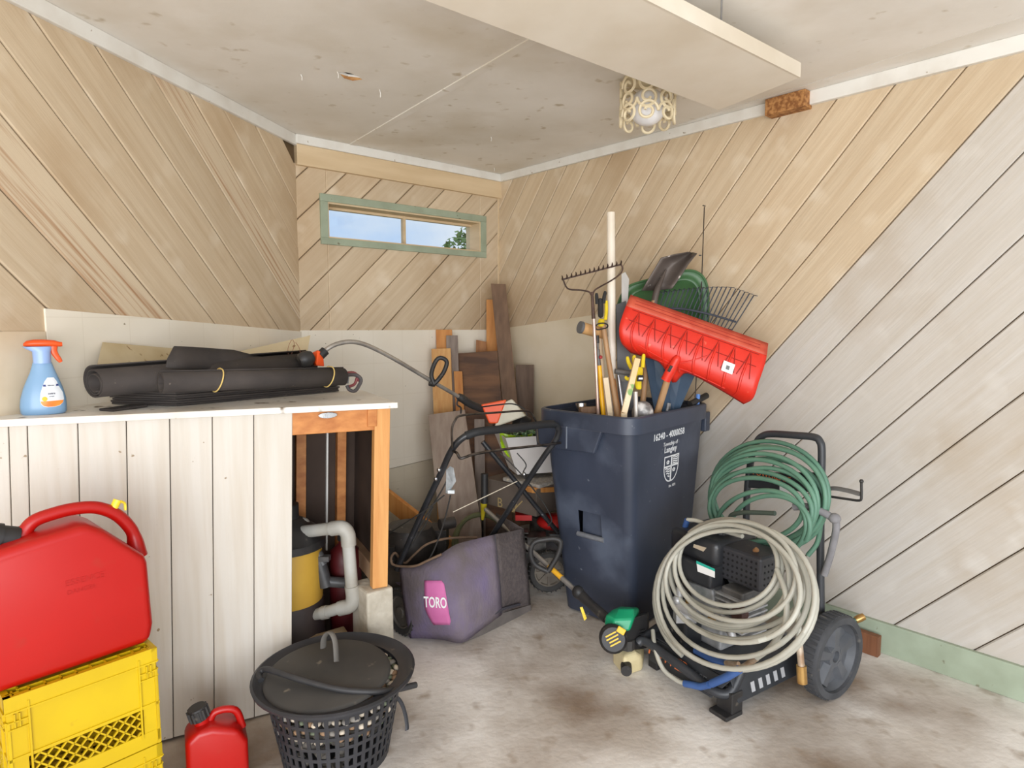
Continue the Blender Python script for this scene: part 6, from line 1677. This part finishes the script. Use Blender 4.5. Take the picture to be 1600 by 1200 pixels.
sl('fitting', [(1155, 1046), (1168, 1038), (1182, 1028)], .0105, bras2, -.06); tag(sl('sleeve', [(1086, 1016), (1112, 1030), (1134, 1036)], .0125, blue_s, .03), 'blue sleeve on the base'); sl('fitting', [(1134, 1036), (1154, 1038)], .010, bras2, .02)
MB().tube(cr([PLn(1182, 1028, -.06), PLn(1205, 1010, -.05), PLn(1226, 975, -.03), PLn(1228, 930, .0), PLn(1214, 890, .05)], 5), .0095, 9).build('tail', gry_h, gy, smooth=True)
MB().tube(cr([PLn(1020, 985, .0), PLn(1024, 1015, -.05), PLn(1036, 1045, -.065), PLn(1056, 1062, -.062), PLn(1070, 1068, -.06)], 5), .0088, 9).build('tail', gry_h, gy, smooth=True)
MB().tube(cr([PLn(1205, 838, .20), PLn(1232, 890, .1), PLn(1245, 950, .02), PLn(1249, 1008, -.03)], 5), .0092, 9).build('tail', gry_h, gy, smooth=True)
sl('crimp', [(1249, 1006), (1252, 1040)], .0105, bras2, -.03); sl('coupling', [(1252, 1040), (1253.5, 1067)], .0158, brass, -.03)
# padded grey straps
stp_ = thing('pipe_insulation', PLn(1300, 830, .42), 'grey foam pipe sleeve tied round the washer handle', 'foam sleeve')
fo = M('grey_foam', (140, 138, 140), (122, 120, 122), scale=14, rough=.85)
MB().tube(cr([PLn(1240, 792, .36), PLn(1262, 792, .37), PLn(1285, 800, .39), PLn(1302, 810, .40)], 5), .014, 10).build('sleeve', fo, stp_, smooth=True)
MB().tube(cr([PLn(1306, 808, .40), PLn(1306, 830, .41), PLn(1298, 865, .43), PLn(1288, 898, .44)], 5), .013, 10).build('sleeve', fo, stp_, smooth=True)
MB().sphere(PLn(1304, 810, .40), .022, 12, 8, (1, 1, .9)).build('knot', fo, stp_, smooth=True)
# spare brass hose end and wooden wedge behind the wheel
hb_ = thing('hose_end', PP(1340, 966, WR(0, 0, .04), N_R), 'brass hose coupling resting on the green baseboard', 'hose fitting')
q = lambda x, y: P(x, y, 2.62)
MB().tube([q(1322, 974), q(1338, 968)], .009, 8).build('hose', grn_h, hb_, smooth=True); MB().tube([q(1337, 969), q(1343, 966), q(1350, 963)], [.014, .016, .014], 12).build('coupling', brass, hb_, smooth=True)
wz = FZ(1354, 1019, 0)
tag(MB().box((0, 0, .045), (.10, .035, .09), frame((wz.x, wz.y, 0), D_R, -N_R)).build('wood_wedge', woodm('reddish_block', (136, 88, 58), (112, 70, 44)), bev=.003), 'reddish brown wood block behind the washer wheel', 'wood block')

# ------------------------------------------------------------------ green engined trimmer on the floor
t2 = thing('string_trimmer', P(975, 1040, 2.5), 'green engined string trimmer lying on the floor beside the cart', 'string trimmer')
A_, B_ = P(950, 968, 2.62), P(772, 812, 3.42)
def ln(t): return A_.lerp(B_, t)
def tpx(px):     # parameter on the shaft line whose pixel x is px
    lo2, hi2 = 0., 1.
    for _ in range(40):
        m_ = (lo2 + hi2) / 2
        if proj(ln(m_))[0] > px: lo2 = m_
        else: hi2 = m_
    return lo2
B_ = P(880, 905, 2.86) + (P(880, 905, 2.86) - A_) * 2.2
MB().tube([A_, B_], .0118, 12).build('shaft', M('silver_tube', (176, 172, 166), (150, 146, 140), scale=14, rough=.35, metal=.6), t2, smooth=True)
s_a, s_b = tpx(877), tpx(856)
MB().tube([ln(tpx(878)), ln(tpx(858))], .0126, 12).build('warning_sleeve', M('amber_sleeve', (236, 156, 40), (240, 180, 50), scale=10, rough=.4), t2, smooth=True)
g0, g1_ = ln(tpx(948)), ln(tpx(900))
MB().tube([g0, g0.lerp(g1_, .5), g0.lerp(g1_, .8), g1_], [.022, .020, .024, .022], 14).build('rear_grip', blackp, t2, smooth=True)
MB().sphere(ln(tpx(903)) + V((-.0, -.01, .005)), .028, 12, 8, (1, 1, 1.1)).build('grip_end', blackp, t2, smooth=True)
lp = [(856, 893), (836, 882), (829, 864), (834, 848), (850, 843), (868, 842), (876, 848), (872, 866), (862, 884), (856, 893)]
MB().tube(cr([P(x, y, 2.90) for x, y in lp], 5), .0125, 10).build('loop_handle', blackp, t2, smooth=True)
MB().hexa([P(906, 949, 2.66), P(910, 948, 2.66), P(917, 966, 2.64), P(913, 970, 2.64)], [P(906, 949, 2.665), P(910, 948, 2.665), P(917, 966, 2.645), P(913, 970, 2.645)]).build('warning_tag', M('yellow_tag', (240, 206, 40), (60, 54, 20), scale=120, rough=.5, lo=.58, hi=.62), t2)
gp_ = M('emerald_plastic', (26, 160, 112), (18, 142, 98), scale=5, rough=.3)
eb = MB(); eb.loft([[P(x, y, z_) for x, y, z_ in r] for r in ([(944, 976, 2.53), (956, 988, 2.48), (984, 986, 2.48), (988, 980, 2.60), (950, 976, 2.62)], [(946, 962, 2.54), (960, 969, 2.49), (990, 967, 2.49), (1000, 955, 2.62), (960, 953, 2.64)], [(956, 953, 2.57), (968, 951, 2.54), (990, 951, 2.54), (998, 949, 2.62), (970, 947, 2.64)])])
tag(eb.build('engine_cover', gp_, t2, bev=.008, seg=3, smooth=True), 'glossy green engine cover')
MB().hexa([P(976, 970, 2.485), P(1012, 958, 2.56), P(1014, 1012, 2.58), P(978, 1022, 2.49)], [P(980, 964, 2.64), P(1014, 955, 2.68), P(1014, 1005, 2.70), P(982, 1012, 2.64)]).build('muffler_shroud', blackp, t2, bev=.008, seg=3)
for k in range(4): MB().bar(P(1000, 986 + k * 5, 2.525), P(1008, 984 + k * 5, 2.54), .003, .004).build('cooling_slot', M('hole_black', (14, 14, 15)), t2)
st2 = frame(P(958, 998, 2.46), V((.9, -.1, 0)), V((0, .35, 1)))
MB().lathe([(.0, -.045), (.048, -.045), (.056, -.035), (.056, .012), (.046, .024), (0, .026)], 22, st2).build('starter', blackp, t2, smooth=True)
yw = M('yellow_print', (236, 206, 40), None, rough=.5)
for k, wd in enumerate((.046, .052, .040, .046)): MB().box((0, .022 - k * .013, .027), (wd, .0055, .002), st2 @ Matrix.Rotation(.5, 4, 'Z')).build('warning_print', yw, t2)
MB().box((.010, .045, .020), (.034, .024, .012), st2 @ Matrix.Rotation(-.5, 4, 'Z')).build('yellow_badge', yw, t2, bev=.003)
tkm = M('milky_tank_plastic', (216, 202, 160), (196, 178, 130), scale=5, rough=.4)
tkb = P(980, 1032, 2.52)
tkf = frame((tkb.x, tkb.y, 0), V((.86, .5, 0)), V((-.5, .86, 0)))
o = MB().loft([[V((x, y, 0.002)) for x, y in ((-.055, -.05), (.04, -.05), (.11, .02), (.11, .07), (-.03, .06))], [V((x, y, .06)) for x, y in ((-.06, -.052), (.035, -.052), (.11, .02), (.11, .07), (-.03, .06))], [V((x, y, .088)) for x, y in ((-.055, -.045), (.01, -.045), (.03, .02), (.03, .06), (-.03, .055))]], m=tkf).build('fuel_tank', tkm, t2, bev=.014, seg=3)
cpx = tkf @ V((-.058, -.05, .045)); cpm_ = frame(cpx, V((.5, .86, 0)).cross(V((0, 0, 1))), V((0, 0, 1)))
MB().tube([tkf @ V((-.04, -.04, .045)), tkf @ V((-.068, -.075, .045))], .022, 16).build('fuel_cap', blackp, t2, smooth=True)
MB().tube([tkf @ V((.0, .0, .05)), tkf @ V((.0, .0, .13))], .03, 10).build('carburettor', M('grey_carb', (60, 58, 56), None, rough=.5), t2)

# ------------------------------------------------------------------ ceiling lamp and hanging board
LPc = V((0.572, 2.80, 0))
lamp = thing('ceiling_lamp', V((LPc.x, LPc.y, ZC)), 'cream scrollwork ceiling lamp with frosted white globe', 'lamp')
cream = M('cream_scroll_metal', (232, 218, 186), (214, 198, 164), scale=12, rough=.5)
LR = .112; zt_ = 2.425; zb2 = 2.25
def cyl(a, z): return V((LPc.x + LR * math.cos(a), LPc.y + LR * math.sin(a), z))
def scroll(ac, zc, s, flip, vf):
    pts = []
    for k in range(30):
        t = k / 29; th = t * 2.9 * math.pi; r = s * (1 - .76 * t)
        x = flip * r * math.cos(th); y = vf * r * math.sin(th)
        pts.append(cyl(ac + x / LR, zc + y))
    return pts
for k in range(8):
    ac = 2 * math.pi * k / 8 + .2 + .39
    for (zc, vf) in ((zt_ - .032, 1), (zt_ - .088, -1), (zt_ - .144, 1)):
        fl_ = 1 if (k + (vf < 0)) % 2 else -1
        MB().tube(scroll(ac, zc, .044, fl_, vf), .0062, 6).build('scroll', cream, lamp, smooth=True)
for zc in (zt_ - .060, zt_ - .116):
    pass
MB().lathe([(.0, zt_ + .022), (.10, zt_ + .022), (.10, zt_ + .008), (.06, zt_ - .004), (.035, zt_ - .02), (0, zt_ - .02)], 28, Matrix.Translation(V((LPc.x, LPc.y, 0))), caps=False).build('canopy', cream, lamp, smooth=True)
gl_m = M('frosted_white_glass', (236, 236, 238), None, rough=.3)
MB().sphere(V((LPc.x, LPc.y, zt_ - .098)), .078, 24, 14, (1, 1, .95)).build('globe', gl_m, lamp, smooth=True)
# board hanging below the ceiling
hA, hB, hC = FZ(1247, 122, 2.325), FZ(1123, 172, 2.285), FZ(845, 68, 2.285)
dBC = (hC - hB).normalized()
hD = hA + dBC * 1.7; hC2 = hB + dBC * 1.9
hb2 = thing('hanging_board', (hA + hC2) / 2 + V((0, 0, .1)), 'long off white board hanging just under the ceiling near the lamp', 'board')
thk = V((0, 0, .008))
hbm = M('aged_cream_board', (228, 219, 204), (215, 203, 184), scale=3, rough=.7)
MB().hexa([hA, hB, hC2, hD], [hA + thk, hB + thk, hC2 + thk, hD + thk]).build('panel', hbm, hb2)
lA = FZ(1247, 100, 0); 
up_ = V((0, 0, .052)); inw = V((.012, -.01, 0))
MB().hexa([hA, hD, hD + V((.006, -.006, 0)), hA + V((.006, -.006, 0))], [hA + up_, hD + up_, hD + up_ + V((.006, -.006, 0)), hA + up_ + V((.006, -.006, 0))]).build('edge_lip', hbm, hb2)
hg = MB()
for pt in (hA.lerp(hD, .3), hB.lerp(hC2, .35), hA.lerp(hD, .8), hB.lerp(hC2, .85), hA.lerp(hB, .5) + dBC * .08): hg.tube([pt + V((0, 0, .005)), V((pt.x, pt.y, ZC + .002))], .003, 6)
hg.build('hanger_wire', steel, hb2)
